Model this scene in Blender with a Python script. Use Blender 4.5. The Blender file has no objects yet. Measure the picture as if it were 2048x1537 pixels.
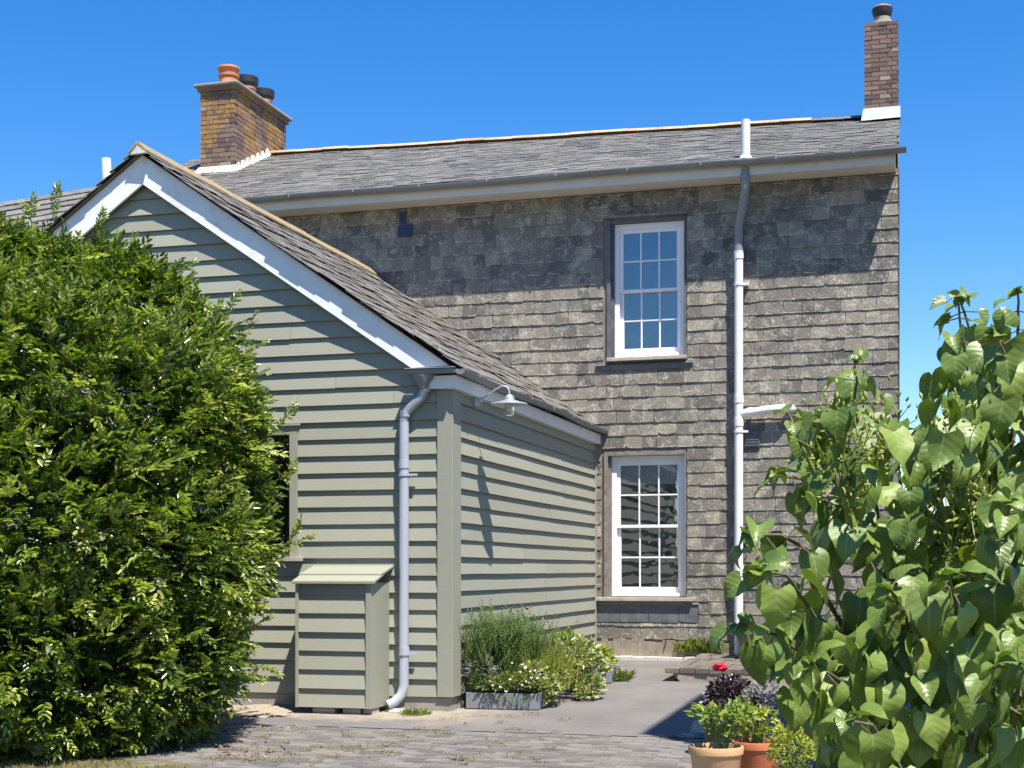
import bpy, math, random
import numpy as np
from mathutils import Vector, Matrix

# ------------------------------------------------------------------ camera, sky, sun, exposure
scene = bpy.context.scene
COL = scene.collection
F = 2900.0                      # focal length in pixels of the 2048 px wide photograph
TH = math.radians(15.9)         # the lens looks 15.9 degrees left of square-on to the house
S, C = math.sin(TH), math.cos(TH)
H, HY = 1.315, 1140.0           # eye height above the shed's corner, horizon row
cd = bpy.data.cameras.new('camera')
cam = bpy.data.objects.new('camera', cd); COL.objects.link(cam)
cam.location = (0, 0, H); cam.rotation_euler = (math.pi / 2, 0, TH)
cd.sensor_width = 36; cd.lens = F / 2048 * 36; cd.shift_y = (HY - 768.5) / 2048
cd.clip_end = 6000; cd.clip_start = 0.05
scene.camera = cam
scene.render.resolution_x, scene.render.resolution_y = 1024, 768

SUN = Vector((0.967, -1.0, 2.81)).normalized()
world = bpy.data.worlds.new('World'); scene.world = world; world.use_nodes = True
wn = world.node_tree.nodes; wl = world.node_tree.links
bg = wn['Background']
sky = wn.new('ShaderNodeTexSky'); sky.sky_type = 'NISHITA'; sky.sun_disc = False
sky.sun_elevation = math.asin(SUN.z); sky.sun_rotation = math.atan2(SUN.x, SUN.y)
sky.air_density = 1.0; sky.dust_density = 0.15; sky.ozone_density = 3.0; sky.altitude = 100
hs = wn.new('ShaderNodeHueSaturation'); hs.inputs['Saturation'].default_value = 1.41
hs.inputs['Hue'].default_value = 0.508
wl.new(sky.outputs[0], hs.inputs['Color']); wl.new(hs.outputs[0], bg.inputs['Color'])
bg.inputs['Strength'].default_value = 0.10
sd = bpy.data.lights.new('sun', 'SUN'); sd.energy = 5.0; sd.angle = math.radians(0.53); sd.color = (1.0, 0.945, 0.85)
so = bpy.data.objects.new('sun', sd); COL.objects.link(so)
so.rotation_euler = SUN.to_track_quat('Z', 'Y').to_euler(); so.location = (6, -6, 18)
vs = scene.view_settings
vs.view_transform = 'Standard'; vs.look = 'None'; vs.gamma = 1; vs.use_curve_mapping = False; vs.exposure = 1.0
scene.cycles.max_bounces = 8
scene.cycles.transparent_max_bounces = 12

# ------------------------------------------------------------------ measuring helpers: a pixel of the photograph to a place
def at_y(px, py, Y):
    k = (px - 1024) / F; X = Y * (k * C - S) / (C + k * S); d = -X * S + Y * C
    return Vector((X, Y, H + (HY - py) / F * d))
def at_d(px, py, d):
    r = (px - 1024) / F * d
    return Vector((r * C - d * S, r * S + d * C, H + (HY - py) / F * d))
def gz(Y):
    return (min(max(Y, 0), 18.95) - 12.82) * 0.0213
def at_g(px, py):
    d = 12.0
    for _ in range(30):
        p = at_d(px, py, d); d = (H - gz(p.y)) * F / (py - HY)
    return at_d(px, py, d)
def to_px(p):
    d = -p[0] * S + p[1] * C
    if d < 0.1: return (-9999, -9999, d)
    return (1024 + F * (p[0] * C + p[1] * S) / d, HY - (p[2] - H) / d * F, d)

# ------------------------------------------------------------------ materials
class NT:
    def __init__(s, name):
        s.m = bpy.data.materials.new(name); s.m.use_nodes = True
        s.t = s.m.node_tree; s.n = s.t.nodes; s.l = s.t.links
        s.bsdf = s.n['Principled BSDF']; s.out = s.n['Material Output']
        s.pos = s.n.new('ShaderNodeNewGeometry').outputs['Position']
    def put(s, a, sock):
        if hasattr(a, 'is_output'): s.l.new(a, sock)
        else: sock.default_value = a if not isinstance(a, tuple) or len(a) != 3 or sock.type != 'RGBA' else (*a, 1)
    def attr(s, name):
        a = s.n.new('ShaderNodeAttribute'); a.attribute_name = name; return a.outputs['Fac']
    def obj_random(s): return s.n.new('ShaderNodeObjectInfo').outputs['Random']
    def scaled(s, vec, v):
        a = s.n.new('ShaderNodeMapping'); s.l.new(vec, a.inputs['Vector']); a.inputs['Scale'].default_value = v; return a.outputs[0]
    def noise(s, scale, detail=4, rough=0.55, vec=None, dist=0.0):
        a = s.n.new('ShaderNodeTexNoise'); s.l.new(vec or s.pos, a.inputs['Vector'])
        a.inputs['Scale'].default_value = scale; a.inputs['Detail'].default_value = detail; a.inputs['Roughness'].default_value = rough
        a.inputs['Distortion'].default_value = dist
        return a.outputs['Fac']
    def voronoi(s, scale, vec=None, feature='F1', out='Distance'):
        a = s.n.new('ShaderNodeTexVoronoi'); a.feature = feature; s.l.new(vec or s.pos, a.inputs['Vector']); a.inputs['Scale'].default_value = scale
        return a.outputs[out]
    def math(s, op, a, b=0.0, clamp=False):
        n = s.n.new('ShaderNodeMath'); n.operation = op; n.use_clamp = clamp; s.put(a, n.inputs[0]); s.put(b, n.inputs[1]); return n.outputs[0]
    def step(s, v, lo, hi):
        n = s.n.new('ShaderNodeMapRange'); n.interpolation_type = 'SMOOTHSTEP'; s.put(v, n.inputs[0])
        n.inputs[1].default_value = lo; n.inputs[2].default_value = hi; return n.outputs[0]
    def mix(s, f, a, b, mode='MIX'):
        n = s.n.new('ShaderNodeMix'); n.data_type = 'RGBA'; n.blend_type = mode
        s.put(f, n.inputs[0]); s.put(a, n.inputs[6]); s.put(b, n.inputs[7]); return n.outputs[2]
    def ramp(s, f, *stops):
        n = s.n.new('ShaderNodeValToRGB'); s.put(f, n.inputs[0]); e = n.color_ramp.elements
        while len(e) < len(stops): e.new(0.5)
        for k, (p, c) in enumerate(stops): e[k].position = p; e[k].color = (*c, 1)
        return n.outputs[0]
    def bump(s, h, strength=0.3, dist=0.01):
        n = s.n.new('ShaderNodeBump'); s.put(h, n.inputs['Height']); n.inputs['Strength'].default_value = strength; n.inputs['Distance'].default_value = dist
        s.l.new(n.outputs[0], s.bsdf.inputs['Normal'])
    def set(s, color=None, rough=0.6, metal=0.0, spec=0.5):
        if color is not None: s.put(color, s.bsdf.inputs['Base Color'])
        s.put(rough, s.bsdf.inputs['Roughness']); s.bsdf.inputs['Metallic'].default_value = metal
        s.bsdf.inputs['Specular IOR Level'].default_value = spec
        return s
    def leafy(s, color, trans=0.35, tcol=None):
        tr = s.n.new('ShaderNodeBsdfTranslucent'); s.put(tcol if tcol is not None else color, tr.inputs['Color'])
        mx = s.n.new('ShaderNodeMixShader'); mx.inputs[0].default_value = trans
        s.l.new(s.bsdf.outputs[0], mx.inputs[1]); s.l.new(tr.outputs[0], mx.inputs[2]); s.l.new(mx.outputs[0], s.out.inputs['Surface'])
MAT = {}

def slate_mat(name, dark, mid, light, lich, amount, streak=True):
    t = NT(name); tone = t.attr('tone')
    n1 = t.noise(2.2, 5, 0.65); n2 = t.noise(26, 5, 0.7); n3 = t.noise(7, 6, 0.7, dist=0.6)
    v = t.math('ADD', t.math('MULTIPLY', tone, 0.75), t.math('MULTIPLY', t.math('SUBTRACT', n2, 0.5), 0.5))
    v = t.math('ADD', v, t.math('MULTIPLY', t.math('SUBTRACT', n1, 0.5), 0.35), True)
    c = t.ramp(v, (0.05, dark), (0.5, mid), (0.95, light))
    if streak:                                   # lime and lichen blotches
        k = t.math('MULTIPLY', t.step(n3, 0.52 - amount * 0.06, 0.64), t.step(t.noise(48, 4, 0.75), 0.42, 0.6))
        c = t.mix(t.math('MULTIPLY', k, amount), c, lich)
        cr = t.math('SUBTRACT', 1.0, t.step(t.voronoi(16, t.mix(0.12, t.pos, t.n.new('ShaderNodeTexNoise').outputs['Color']), 'DISTANCE_TO_EDGE'), 0.0, 0.035))
        c = t.mix(t.math('MULTIPLY', t.math('MULTIPLY', cr, t.step(n1, 0.45, 0.6)), 0.45), c, (0.04, 0.036, 0.032))
        sp = t.step(t.voronoi(24), 0.22, 0.08)
        c = t.mix(t.math('MULTIPLY', t.math('MULTIPLY', sp, t.step(t.noise(3.1, 3), 0.44, 0.58)), 0.75), c, lich)
        ed = t.attr('edge')
        c = t.mix(t.math('MULTIPLY', t.math('MULTIPLY', ed, t.step(t.noise(9, 4, 0.7), 0.47, 0.6)), 0.7), c, lich)
    t.set(c, 0.62, spec=0.4); t.bump(t.math('ADD', n2, t.math('MULTIPLY', n3, 0.6)), 0.55, 0.012)
    MAT[name] = t.m
slate_mat('wall_slate', (0.088, 0.083, 0.076), (0.212, 0.188, 0.150), (0.315, 0.275, 0.212), (0.54, 0.49, 0.39), 0.85)
slate_mat('roof_slate', (0.072, 0.070, 0.065), (0.138, 0.132, 0.120), (0.20, 0.188, 0.168), (0.31, 0.29, 0.25), 0.65)
slate_mat('shed_slate', (0.095, 0.087, 0.077), (0.172, 0.157, 0.138), (0.235, 0.212, 0.185), (0.31, 0.275, 0.225), 0.65)
slate_mat('blue_slate', (0.02, 0.04, 0.10), (0.025, 0.05, 0.13), (0.03, 0.06, 0.15), (0.2, 0.2, 0.2), 0.0, False)
slate_mat('slab_stone', (0.085, 0.072, 0.06), (0.135, 0.115, 0.098), (0.185, 0.16, 0.138), (0.28, 0.255, 0.215), 0.6)

def plain(name, col, rough=0.5, var=0.08, scale=9, bump=0.05, spec=0.5, metal=0, dirt=None, dscale=4):
    t = NT(name); n = t.noise(scale, 5, 0.6)
    dk = tuple(c * (1 - var) for c in col); lt = tuple(min(1, c * (1 + var)) for c in col)
    c = t.ramp(n, (0.3, dk), (0.7, lt))
    if dirt: c = t.mix(t.math('MULTIPLY', t.step(t.noise(dscale, 6, 0.72), 0.52, 0.74), 0.55), c, dirt)
    t.set(c, rough, metal, spec)
    if bump: t.bump(t.noise(scale * 6, 4, 0.6), bump, 0.01)
    MAT[name] = t.m
plain('white_paint', (0.77, 0.77, 0.755), 0.42, 0.04, 6, 0.05, dirt=(0.47, 0.46, 0.42), dscale=5)
plain('cream_paint', (0.62, 0.59, 0.53), 0.5, 0.04, 5, 0.03, dirt=(0.45, 0.42, 0.36))
plain('sash_paint', (0.82, 0.80, 0.81), 0.38, 0.02, 6, 0.02)
plain('pipe_white', (0.74, 0.75, 0.77), 0.4, 0.04, 5, 0.02, dirt=(0.55, 0.54, 0.5))
plain('pipe_grey', (0.22, 0.23, 0.255), 0.5, 0.06, 7, 0.03)
plain('pipe_lilac', (0.36, 0.385, 0.44), 0.38, 0.05, 4, 0.02, dirt=(0.26, 0.28, 0.31))
plain('gutter_grey', (0.19, 0.205, 0.21), 0.48, 0.14, 3, 0.05, dirt=(0.23, 0.24, 0.22))
plain('zinc', (0.42, 0.45, 0.47), 0.42, 0.12, 7, 0.06, metal=0.55)
plain('lime_mortar', (0.60, 0.59, 0.57), 0.8, 0.2, 12, 0.5, dirt=(0.27, 0.245, 0.22), dscale=9)
plain('mortar', (0.20, 0.175, 0.15), 0.9, 0.2, 20, 0.4)
plain('concrete', (0.27, 0.25, 0.215), 0.85, 0.18, 8, 0.4, dirt=(0.16, 0.15, 0.12))
plain('plinth_render', (0.25, 0.215, 0.165), 0.85, 0.25, 7, 0.5, dirt=(0.38, 0.36, 0.32))
plain('kerb_stone', (0.52, 0.49, 0.43), 0.8, 0.1, 10, 0.3)
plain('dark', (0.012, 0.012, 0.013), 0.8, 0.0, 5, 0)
plain('black_metal', (0.02, 0.019, 0.024), 0.5, 0.2, 8, 0.05)
plain('room_wall', (0.11, 0.11, 0.105), 0.8, 0.05, 3, 0)
plain('blind_cloth', (0.62, 0.62, 0.60), 0.8, 0.03, 3, 0)
plain('terracotta', (0.50, 0.185, 0.085), 0.75, 0.2, 6, 0.2, dirt=(0.52, 0.38, 0.28))
plain('sandy_terracotta', (0.56, 0.335, 0.16), 0.7, 0.12, 5, 0.15, dirt=(0.60, 0.45, 0.28))
plain('orange_pot', (0.52, 0.15, 0.06), 0.7, 0.12, 5, 0.15, dirt=(0.5, 0.24, 0.13))
plain('pot_band', (0.50, 0.27, 0.17), 0.75, 0.15, 7, 0.2)
plain('soil', (0.045, 0.035, 0.028), 0.95, 0.4, 30, 0.8)
plain('trough_grey', (0.185, 0.195, 0.215), 0.7, 0.15, 5, 0.15, dirt=(0.30, 0.31, 0.31))
plain('dark_pot', (0.06, 0.055, 0.05), 0.7, 0.2, 6, 0.1)
plain('old_wood', (0.20, 0.175, 0.155), 0.85, 0.3, 14, 0.4, dirt=(0.4, 0.37, 0.34))
plain('wood_sill', (0.38, 0.34, 0.28), 0.8, 0.2, 10, 0.3, dirt=(0.25, 0.22, 0.19))
plain('lead', (0.10, 0.105, 0.115), 0.5, 0.3, 8, 0.1, dirt=(0.2, 0.2, 0.2))
plain('bark', (0.12, 0.095, 0.07), 0.9, 0.3, 25, 0.5)
plain('twig', (0.13, 0.11, 0.06), 0.8, 0.3, 25, 0.3)
plain('green_stem', (0.16, 0.19, 0.06), 0.6, 0.2, 25, 0.1)
plain('shadow_barn_render', (0.5, 0.48, 0.44), 0.85, 0.1, 2, 0.2)
plain('cap_stone', (0.25, 0.23, 0.19), 0.85, 0.2, 7, 0.35, dirt=(0.30, 0.23, 0.06), dscale=3)
plain('pale_rock', (0.38, 0.35, 0.31), 0.85, 0.2, 8, 0.5)
plain('flower_pink', (0.75, 0.55, 0.68), 0.6, 0.2, 30, 0)
plain('flower_red', (0.55, 0.015, 0.03), 0.5, 0.2, 30, 0)
plain('flower_orange', (0.75, 0.22, 0.08), 0.5, 0.2, 30, 0)
plain('seed_green', (0.22, 0.25, 0.045), 0.5, 0.35, 40, 0)

# painted weatherboard: long faint grain
t = NT('board_paint'); tone = t.attr('tone')
g = t.noise(3.0, 5, 0.6, t.scaled(t.pos, (1, 1, 14)))
v = t.math('ADD', t.math('MULTIPLY', tone, 0.6), t.math('MULTIPLY', g, 0.4))
c = t.ramp(v, (0.1, (0.250, 0.252, 0.197)), (0.9, (0.312, 0.311, 0.247)))
c = t.mix(t.math('MULTIPLY', t.step(t.noise(1.6, 6, 0.7), 0.55, 0.8), 0.30), c, (0.20, 0.20, 0.16))
c = t.mix(t.math('MULTIPLY', t.step(t.noise(60, 2, 0.5, t.scaled(t.pos, (1, 1, 3))), 0.70, 0.78), 0.35), c, (0.14, 0.14, 0.11))
t.set(c, 0.55, spec=0.35); t.bump(t.noise(16, 5, 0.6, t.scaled(t.pos, (1, 1, 12))), 0.18, 0.01); MAT['board_paint'] = t.m

# brick with ochre lichen
t = NT('brick'); tone = t.attr('tone')
v = t.math('ADD', t.math('MULTIPLY', tone, 0.8), t.math('MULTIPLY', t.noise(22, 5, 0.7), 0.3), True)
c = t.ramp(v, (0.1, (0.105, 0.08, 0.072)), (0.45, (0.19, 0.122, 0.10)), (0.75, (0.235, 0.165, 0.132)), (0.97, (0.34, 0.28, 0.235)))
li = t.math('MULTIPLY', t.step(t.noise(1.7, 4, 0.6), 0.475, 0.60), t.step(t.noise(11, 5, 0.75), 0.38, 0.56))
lim = t.n.new('ShaderNodeSeparateXYZ'); t.l.new(t.pos, lim.inputs[0])
li = t.math('MULTIPLY', li, t.step(lim.outputs['X'], -9.0, -9.6))
c = t.mix(t.math('MULTIPLY', li, 0.78), c, (0.42, 0.225, 0.04))
t.set(c, 0.85, spec=0.25); t.bump(t.noise(45, 5, 0.7), 0.6, 0.012); MAT['brick'] = t.m

t = NT('ridge_clay')
c = t.ramp(t.noise(3.5, 5, 0.7), (0.3, (0.42, 0.19, 0.10)), (0.5, (0.50, 0.33, 0.20)), (0.7, (0.58, 0.45, 0.28)))
t.set(c, 0.85); t.bump(t.noise(30, 4), 0.4, 0.01); MAT['ridge_clay'] = t.m
t = NT('ridge_lichen')
c = t.ramp(t.noise(5, 5, 0.7), (0.35, (0.20, 0.18, 0.15)), (0.5, (0.26, 0.20, 0.12)), (0.58, (0.33, 0.225, 0.08)), (0.68, (0.22, 0.19, 0.145)))
t.set(c, 0.85); t.bump(t.noise(30, 4), 0.4, 0.01); MAT['ridge_lichen'] = t.m

# glass: part mirror, part clear
t = NT('glass'); gl = t.n.new('ShaderNodeBsdfGlossy'); gl.inputs['Roughness'].default_value = 0.0; gl.inputs['Color'].default_value = (0.95, 0.98, 1, 1)
tr = t.n.new('ShaderNodeBsdfTransparent'); tr.inputs['Color'].default_value = (0.75, 0.78, 0.78, 1)
bn = t.n.new('ShaderNodeBump'); t.l.new(t.noise(3.5, 2, 0.5), bn.inputs['Height']); bn.inputs['Strength'].default_value = 0.12; bn.inputs['Distance'].default_value = 0.02; t.l.new(bn.outputs[0], gl.inputs['Normal'])
lw = t.n.new('ShaderNodeLayerWeight'); lw.inputs['Blend'].default_value = 0.35
mx = t.n.new('ShaderNodeMixShader'); t.l.new(t.math('ADD', 0.20, t.math('MULTIPLY', lw.outputs['Fresnel'], 0.7), True), mx.inputs[0])
t.l.new(tr.outputs[0], mx.inputs[1]); t.l.new(gl.outputs[0], mx.inputs[2]); t.l.new(mx.outputs[0], t.out.inputs['Surface']); MAT['glass'] = t.m
t = NT('lamp_glass'); t.set((0.95, 0.97, 0.95), 0.03); t.bsdf.inputs['Transmission Weight'].default_value = 0.9; t.bsdf.inputs['IOR'].default_value = 1.3; MAT['lamp_glass'] = t.m

# ground
t = NT('asphalt'); n = t.noise(1.3, 6, 0.7)
c = t.ramp(n, (0.3, (0.118, 0.108, 0.103)), (0.7, (0.180, 0.164, 0.156)))
c = t.mix(t.math('MULTIPLY', t.step(t.noise(110, 4, 0.75), 0.5, 0.66), 0.5), c, (0.27, 0.255, 0.24))
c = t.mix(t.math('MULTIPLY', t.step(t.noise(5, 5, 0.7, t.scaled(t.pos, (0.5, 2, 1))), 0.52, 0.7), 0.4), c, (0.17, 0.155, 0.145))
sp_ = t.n.new('ShaderNodeSeparateXYZ'); t.l.new(t.pos, sp_.inputs[0])
wv = t.math('MULTIPLY', t.math('SUBTRACT', t.noise(2.6, 6, 0.72), 0.5), 1.1)
sf = t.math('MULTIPLY', t.step(t.math('ADD', sp_.outputs['Y'], wv), 11.75, 12.4), t.math('MULTIPLY', t.step(t.math('ADD', sp_.outputs['X'], wv), -3.3, -4.3), t.step(sp_.outputs['Y'], 13.4, 13.0)))
c = t.mix(t.math('MULTIPLY', sf, t.step(t.noise(7, 6, 0.8), 0.28, 0.62)), c, (0.33, 0.28, 0.21))
t.set(c, 0.9, spec=0.2); t.bump(t.noise(120, 4, 0.7), 0.5, 0.008); MAT['asphalt'] = t.m
t = NT('paver'); tone = t.attr('tone')
v = t.math('ADD', t.math('MULTIPLY', tone, 0.6), t.math('MULTIPLY', t.noise(5, 6, 0.7), 0.45), True)
c = t.ramp(v, (0.1, (0.090, 0.082, 0.078)), (0.5, (0.148, 0.135, 0.127)), (0.9, (0.215, 0.194, 0.178)))
c = t.mix(t.math('MULTIPLY', t.step(t.noise(3.5, 6, 0.75, t.scaled(t.pos, (.6, 1.6, 1))), 0.53, 0.68), 0.7), c, (0.20, 0.175, 0.13))
c = t.mix(t.math('MULTIPLY', t.step(t.noise(90, 3, 0.7), 0.58, 0.72), 0.4), c, (0.24, 0.225, 0.205))
t.set(c, 0.88, spec=0.25); t.bump(t.noise(70, 5, 0.7), 0.6, 0.01); MAT['paver'] = t.m
t = NT('joint_sand'); c = t.ramp(t.noise(6, 5, 0.7), (0.35, (0.10, 0.09, 0.075)), (0.6, (0.16, 0.14, 0.11)), (0.75, (0.18, 0.165, 0.08)))
t.set(c, 0.95); t.bump(t.noise(90, 4), 0.6, 0.01); MAT['joint_sand'] = t.m
t = NT('sand'); c = t.ramp(t.noise(9, 6, 0.75), (0.3, (0.27, 0.225, 0.165)), (0.7, (0.38, 0.33, 0.25)))
t.set(c, 0.95, spec=0.1); t.bump(t.noise(60, 5, 0.7), 0.7, 0.015); MAT['sand'] = t.m
t = NT('earth'); c = t.ramp(t.noise(1.5, 6, 0.75), (0.3, (0.085, 0.08, 0.04)), (0.7, (0.19, 0.165, 0.085)))
t.set(c, 0.95, spec=0.1); t.bump(t.noise(40, 5, 0.7), 0.6, 0.02); MAT['earth'] = t.m

def leaf_mat(name, stops, rough=0.45, trans=0.35, spec=0.5, yellow=1.3):
    t = NT(name); c = t.ramp(t.attr('tone'), *stops)
    t.set(c, rough, spec=spec)
    tc = t.mix(1.0, c, (1.25, 1.5 * yellow / 1.3, 0.45), 'MULTIPLY')
    t.leafy(c, trans, tc); MAT[name] = t.m
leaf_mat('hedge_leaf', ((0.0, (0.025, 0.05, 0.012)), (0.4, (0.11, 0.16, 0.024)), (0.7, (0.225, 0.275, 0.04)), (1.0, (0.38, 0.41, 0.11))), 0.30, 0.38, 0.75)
leaf_mat('dry_grass', ((0.0, (0.18, 0.15, 0.06)), (0.5, (0.34, 0.28, 0.13)), (1.0, (0.19, 0.20, 0.06))), 0.7, 0.3, 0.2)
leaf_mat('weed_leaf', ((0.0, (0.07, 0.12, 0.02)), (0.6, (0.16, 0.22, 0.04)), (1.0, (0.30, 0.28, 0.09))), 0.5, 0.35, 0.3)
leaf_mat('rosemary_leaf', ((0.0, (0.05, 0.095, 0.03)), (0.6, (0.115, 0.185, 0.045)), (1.0, (0.22, 0.27, 0.09))), 0.5, 0.25, 0.4)
leaf_mat('yellow_blade', ((0.0, (0.14, 0.18, 0.03)), (0.6, (0.27, 0.29, 0.05)), (1.0, (0.42, 0.38, 0.08))), 0.5, 0.4, 0.3)
leaf_mat('variegated_leaf', ((0.0, (0.07, 0.12, 0.03)), (0.4, (0.15, 0.21, 0.06)), (0.6, (0.38, 0.38, 0.15)), (1.0, (0.58, 0.55, 0.30))), 0.4, 0.3, 0.4)
leaf_mat('golden_leaf', ((0.0, (0.10, 0.15, 0.02)), (0.5, (0.24, 0.28, 0.03)), (1.0, (0.48, 0.46, 0.06))), 0.45, 0.35, 0.4)
leaf_mat('purple_leaf', ((0.0, (0.02, 0.012, 0.016)), (0.6, (0.055, 0.035, 0.04)), (1.0, (0.17, 0.14, 0.14))), 0.25, 0.15, 0.6, 0.4)
leaf_mat('pot_leaf', ((0.0, (0.09, 0.15, 0.025)), (0.6, (0.19, 0.26, 0.045)), (1.0, (0.40, 0.42, 0.10))), 0.4, 0.4, 0.4)
leaf_mat('silver_leaf', ((0.0, (0.12, 0.12, 0.11)), (0.6, (0.22, 0.21, 0.20)), (1.0, (0.36, 0.34, 0.33))), 0.6, 0.2, 0.3, 1.0)
leaf_mat('moss', ((0.0, (0.17, 0.145, 0.06)), (0.6, (0.27, 0.23, 0.09)), (1.0, (0.21, 0.20, 0.07))), 0.9, 0.1, 0.1)
leaf_mat('fallen_leaf', ((0.0, (0.10, 0.05, 0.03)), (0.6, (0.24, 0.15, 0.08)), (1.0, (0.42, 0.34, 0.2))), 0.7, 0.15, 0.2, 0.7)

# lilac leaf: pale midrib and veins, puckered between them
t = NT('lilac_leaf')
uvn = t.n.new('ShaderNodeUVMap'); sx = t.n.new('ShaderNodeSeparateXYZ'); t.l.new(uvn.outputs[0], sx.inputs[0])
u = t.math('ABSOLUTE', t.math('SUBTRACT', sx.outputs['X'], 0.5)); vv = sx.outputs['Y']
ph = t.math('FRACT', t.math('SUBTRACT', t.math('MULTIPLY', vv, 5.5), t.math('MULTIPLY', u, 4.2)))
vein = t.math('SUBTRACT', 1.0, t.step(t.math('ABSOLUTE', t.math('SUBTRACT', ph, 0.5)), 0.0, 0.09))
rib = t.math('SUBTRACT', 1.0, t.step(u, 0.008, 0.032))
vr = t.math('MAXIMUM', t.math('MULTIPLY', vein, 0.2), t.math('MULTIPLY', rib, .9))
r = t.math('ADD', t.math('MULTIPLY', t.obj_random(), 0.65), t.math('MULTIPLY', t.attr('tone'), 0.35))
c = t.ramp(r, (0.05, (0.062, 0.108, 0.022)), (0.5, (0.13, 0.195, 0.034)), (0.95, (0.245, 0.315, 0.062)))
tex = t.n.new('ShaderNodeTexCoord').outputs['Object']
c = t.mix(t.math('MULTIPLY', t.step(t.noise(22, 4, 0.6, tex), 0.5, 0.75), 0.35), c, (0.17, 0.21, 0.05))
c = t.mix(t.math('MULTIPLY', t.step(t.noise(55, 3, 0.6, tex), 0.66, 0.74), 0.35), c, (0.10, 0.075, 0.03))
c = t.mix(t.math('MULTIPLY', vr, 0.6), c, (0.27, 0.31, 0.12))
t.set(c, t.math('ADD', 0.30, t.math('MULTIPLY', t.noise(30, 3, 0.5, tex), 0.2)), spec=0.5)
hgt = t.math('ADD', t.math('MULTIPLY', t.math('ABSOLUTE', t.math('SUBTRACT', ph, 0.5)), -0.4), t.math('MULTIPLY', t.noise(40, 3, 0.6, tex), 0.35))
t.bump(hgt, 0.38, 0.005)
t.leafy(c, 0.17, t.mix(1.0, c, (1.2, 1.5, 0.3), 'MULTIPLY')); MAT['lilac_leaf'] = t.m

# ------------------------------------------------------------------ building helpers
class MB:
    """Collects faces, then links them as ONE mesh object."""
    def __init__(s): s.v = []; s.f = []; s.t = []
    def add(s, vs_, fs, tone=0.5):
        o = len(s.v); s.v += [tuple(p) for p in vs_]; s.f += [tuple(i + o for i in q) for q in fs]; s.t += [tone] * len(fs); return s
    def box(s, x0, x1, y0, y1, z0, z1, tone=0.5):
        p = [(x, y, z) for z in (z0, z1) for y in (y0, y1) for x in (x0, x1)]
        return s.add(p, [(0, 2, 3, 1), (4, 5, 7, 6), (0, 1, 5, 4), (2, 6, 7, 3), (0, 4, 6, 2), (1, 3, 7, 5)], tone)
    def prism(s, poly, vec, tone=0.5):
        n = len(poly); vec = Vector(vec); a = [Vector(p) for p in poly]; b = [p + vec for p in a]
        fs = [tuple(range(n))[::-1], tuple(range(n, 2 * n))] + [(i, (i + 1) % n, n + (i + 1) % n, n + i) for i in range(n)]
        return s.add(a + b, fs, tone)
    def tube(s, path, r, n=10, tone=0.5, caps=True):
        P = [Vector(p) for p in path]; R = r if isinstance(r, (list, tuple)) else [r] * len(P)
        vs_ = []; ref = None
        for i, p in enumerate(P):
            d = (P[min(i + 1, len(P) - 1)] - P[max(i - 1, 0)]).normalized()
            if ref is None: ref = d.orthogonal().normalized()
            ref = (ref - d * ref.dot(d)).normalized(); b = d.cross(ref)
            vs_ += [p + (ref * math.cos(a) + b * math.sin(a)) * R[i] for a in (2 * math.pi * k / n for k in range(n))]
        fs = [(i * n + k, i * n + (k + 1) % n, (i + 1) * n + (k + 1) % n, (i + 1) * n + k) for i in range(len(P) - 1) for k in range(n)]
        if caps: fs += [tuple(range(n))[::-1], tuple(range((len(P) - 1) * n, len(P) * n))]
        return s.add(vs_, fs, tone)
    def lathe(s, prof, c, n=20, tone=0.5, sx=1, sy=1):
        c = Vector(c)
        vs_ = [c + Vector((r * math.cos(a) * sx, r * math.sin(a) * sy, z)) for r, z in prof for a in (2 * math.pi * k / n for k in range(n))]
        fs = [(i * n + k, i * n + (k + 1) % n, (i + 1) * n + (k + 1) % n, (i + 1) * n + k) for i in range(len(prof) - 1) for k in range(n)]
        return s.add(vs_, fs, tone)
    def build(s, name, mat, parent=None, smooth=False, bevel=0.0, kind=None, wob=0.0):
        me = bpy.data.meshes.new(name); vv = s.v
        if wob:
            rr = random.Random(len(vv)); vv = [(x + rr.uniform(-wob, wob), y + rr.uniform(-wob, wob), z + rr.uniform(-wob, wob)) for x, y, z in vv]
        me.from_pydata(vv, [], s.f)
        a = me.attributes.new('tone', 'FLOAT', 'FACE'); a.data.foreach_set('value', [x - 10 if x > 5 else x for x in s.t])
        if s.t and s.t[0] > 5:                          # slates: 1 on the limed rim, 0 on the face
            a = me.attributes.new('edge', 'FLOAT', 'FACE'); a.data.foreach_set('value', [0.0 if len(f) > 4 else 1.0 for f in s.f])
        if smooth:
            me.polygons.foreach_set('use_smooth', [True] * len(me.polygons)); me.set_sharp_from_angle(angle=math.radians(38))
        me.materials.append(MAT[mat] if isinstance(mat, str) else mat)
        o = link(name, me, parent)
        if bevel:
            b = o.modifiers.new('bevel', 'BEVEL'); b.width = bevel; b.segments = 2; b.limit_method = 'ANGLE'
        if kind: o['kind'] = kind
        return o
def link(name, me, parent=None):
    o = bpy.data.objects.new(name, me); COL.objects.link(o)
    if parent:
        o.parent = parent
        if parent.type == 'EMPTY': o.matrix_parent_inverse = Matrix.Translation(-parent.location)
    return o
def thing(name, label, cat, loc=(0, 0, 0), group=None):
    o = bpy.data.objects.new(name, None); COL.objects.link(o); o.location = loc; o.empty_display_size = 0.2
    return tag(o, label, cat, group)
def tag(o, label, cat, group=None):
    o['label'] = label; o['category'] = cat
    if group: o['group'] = group
    return o
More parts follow.
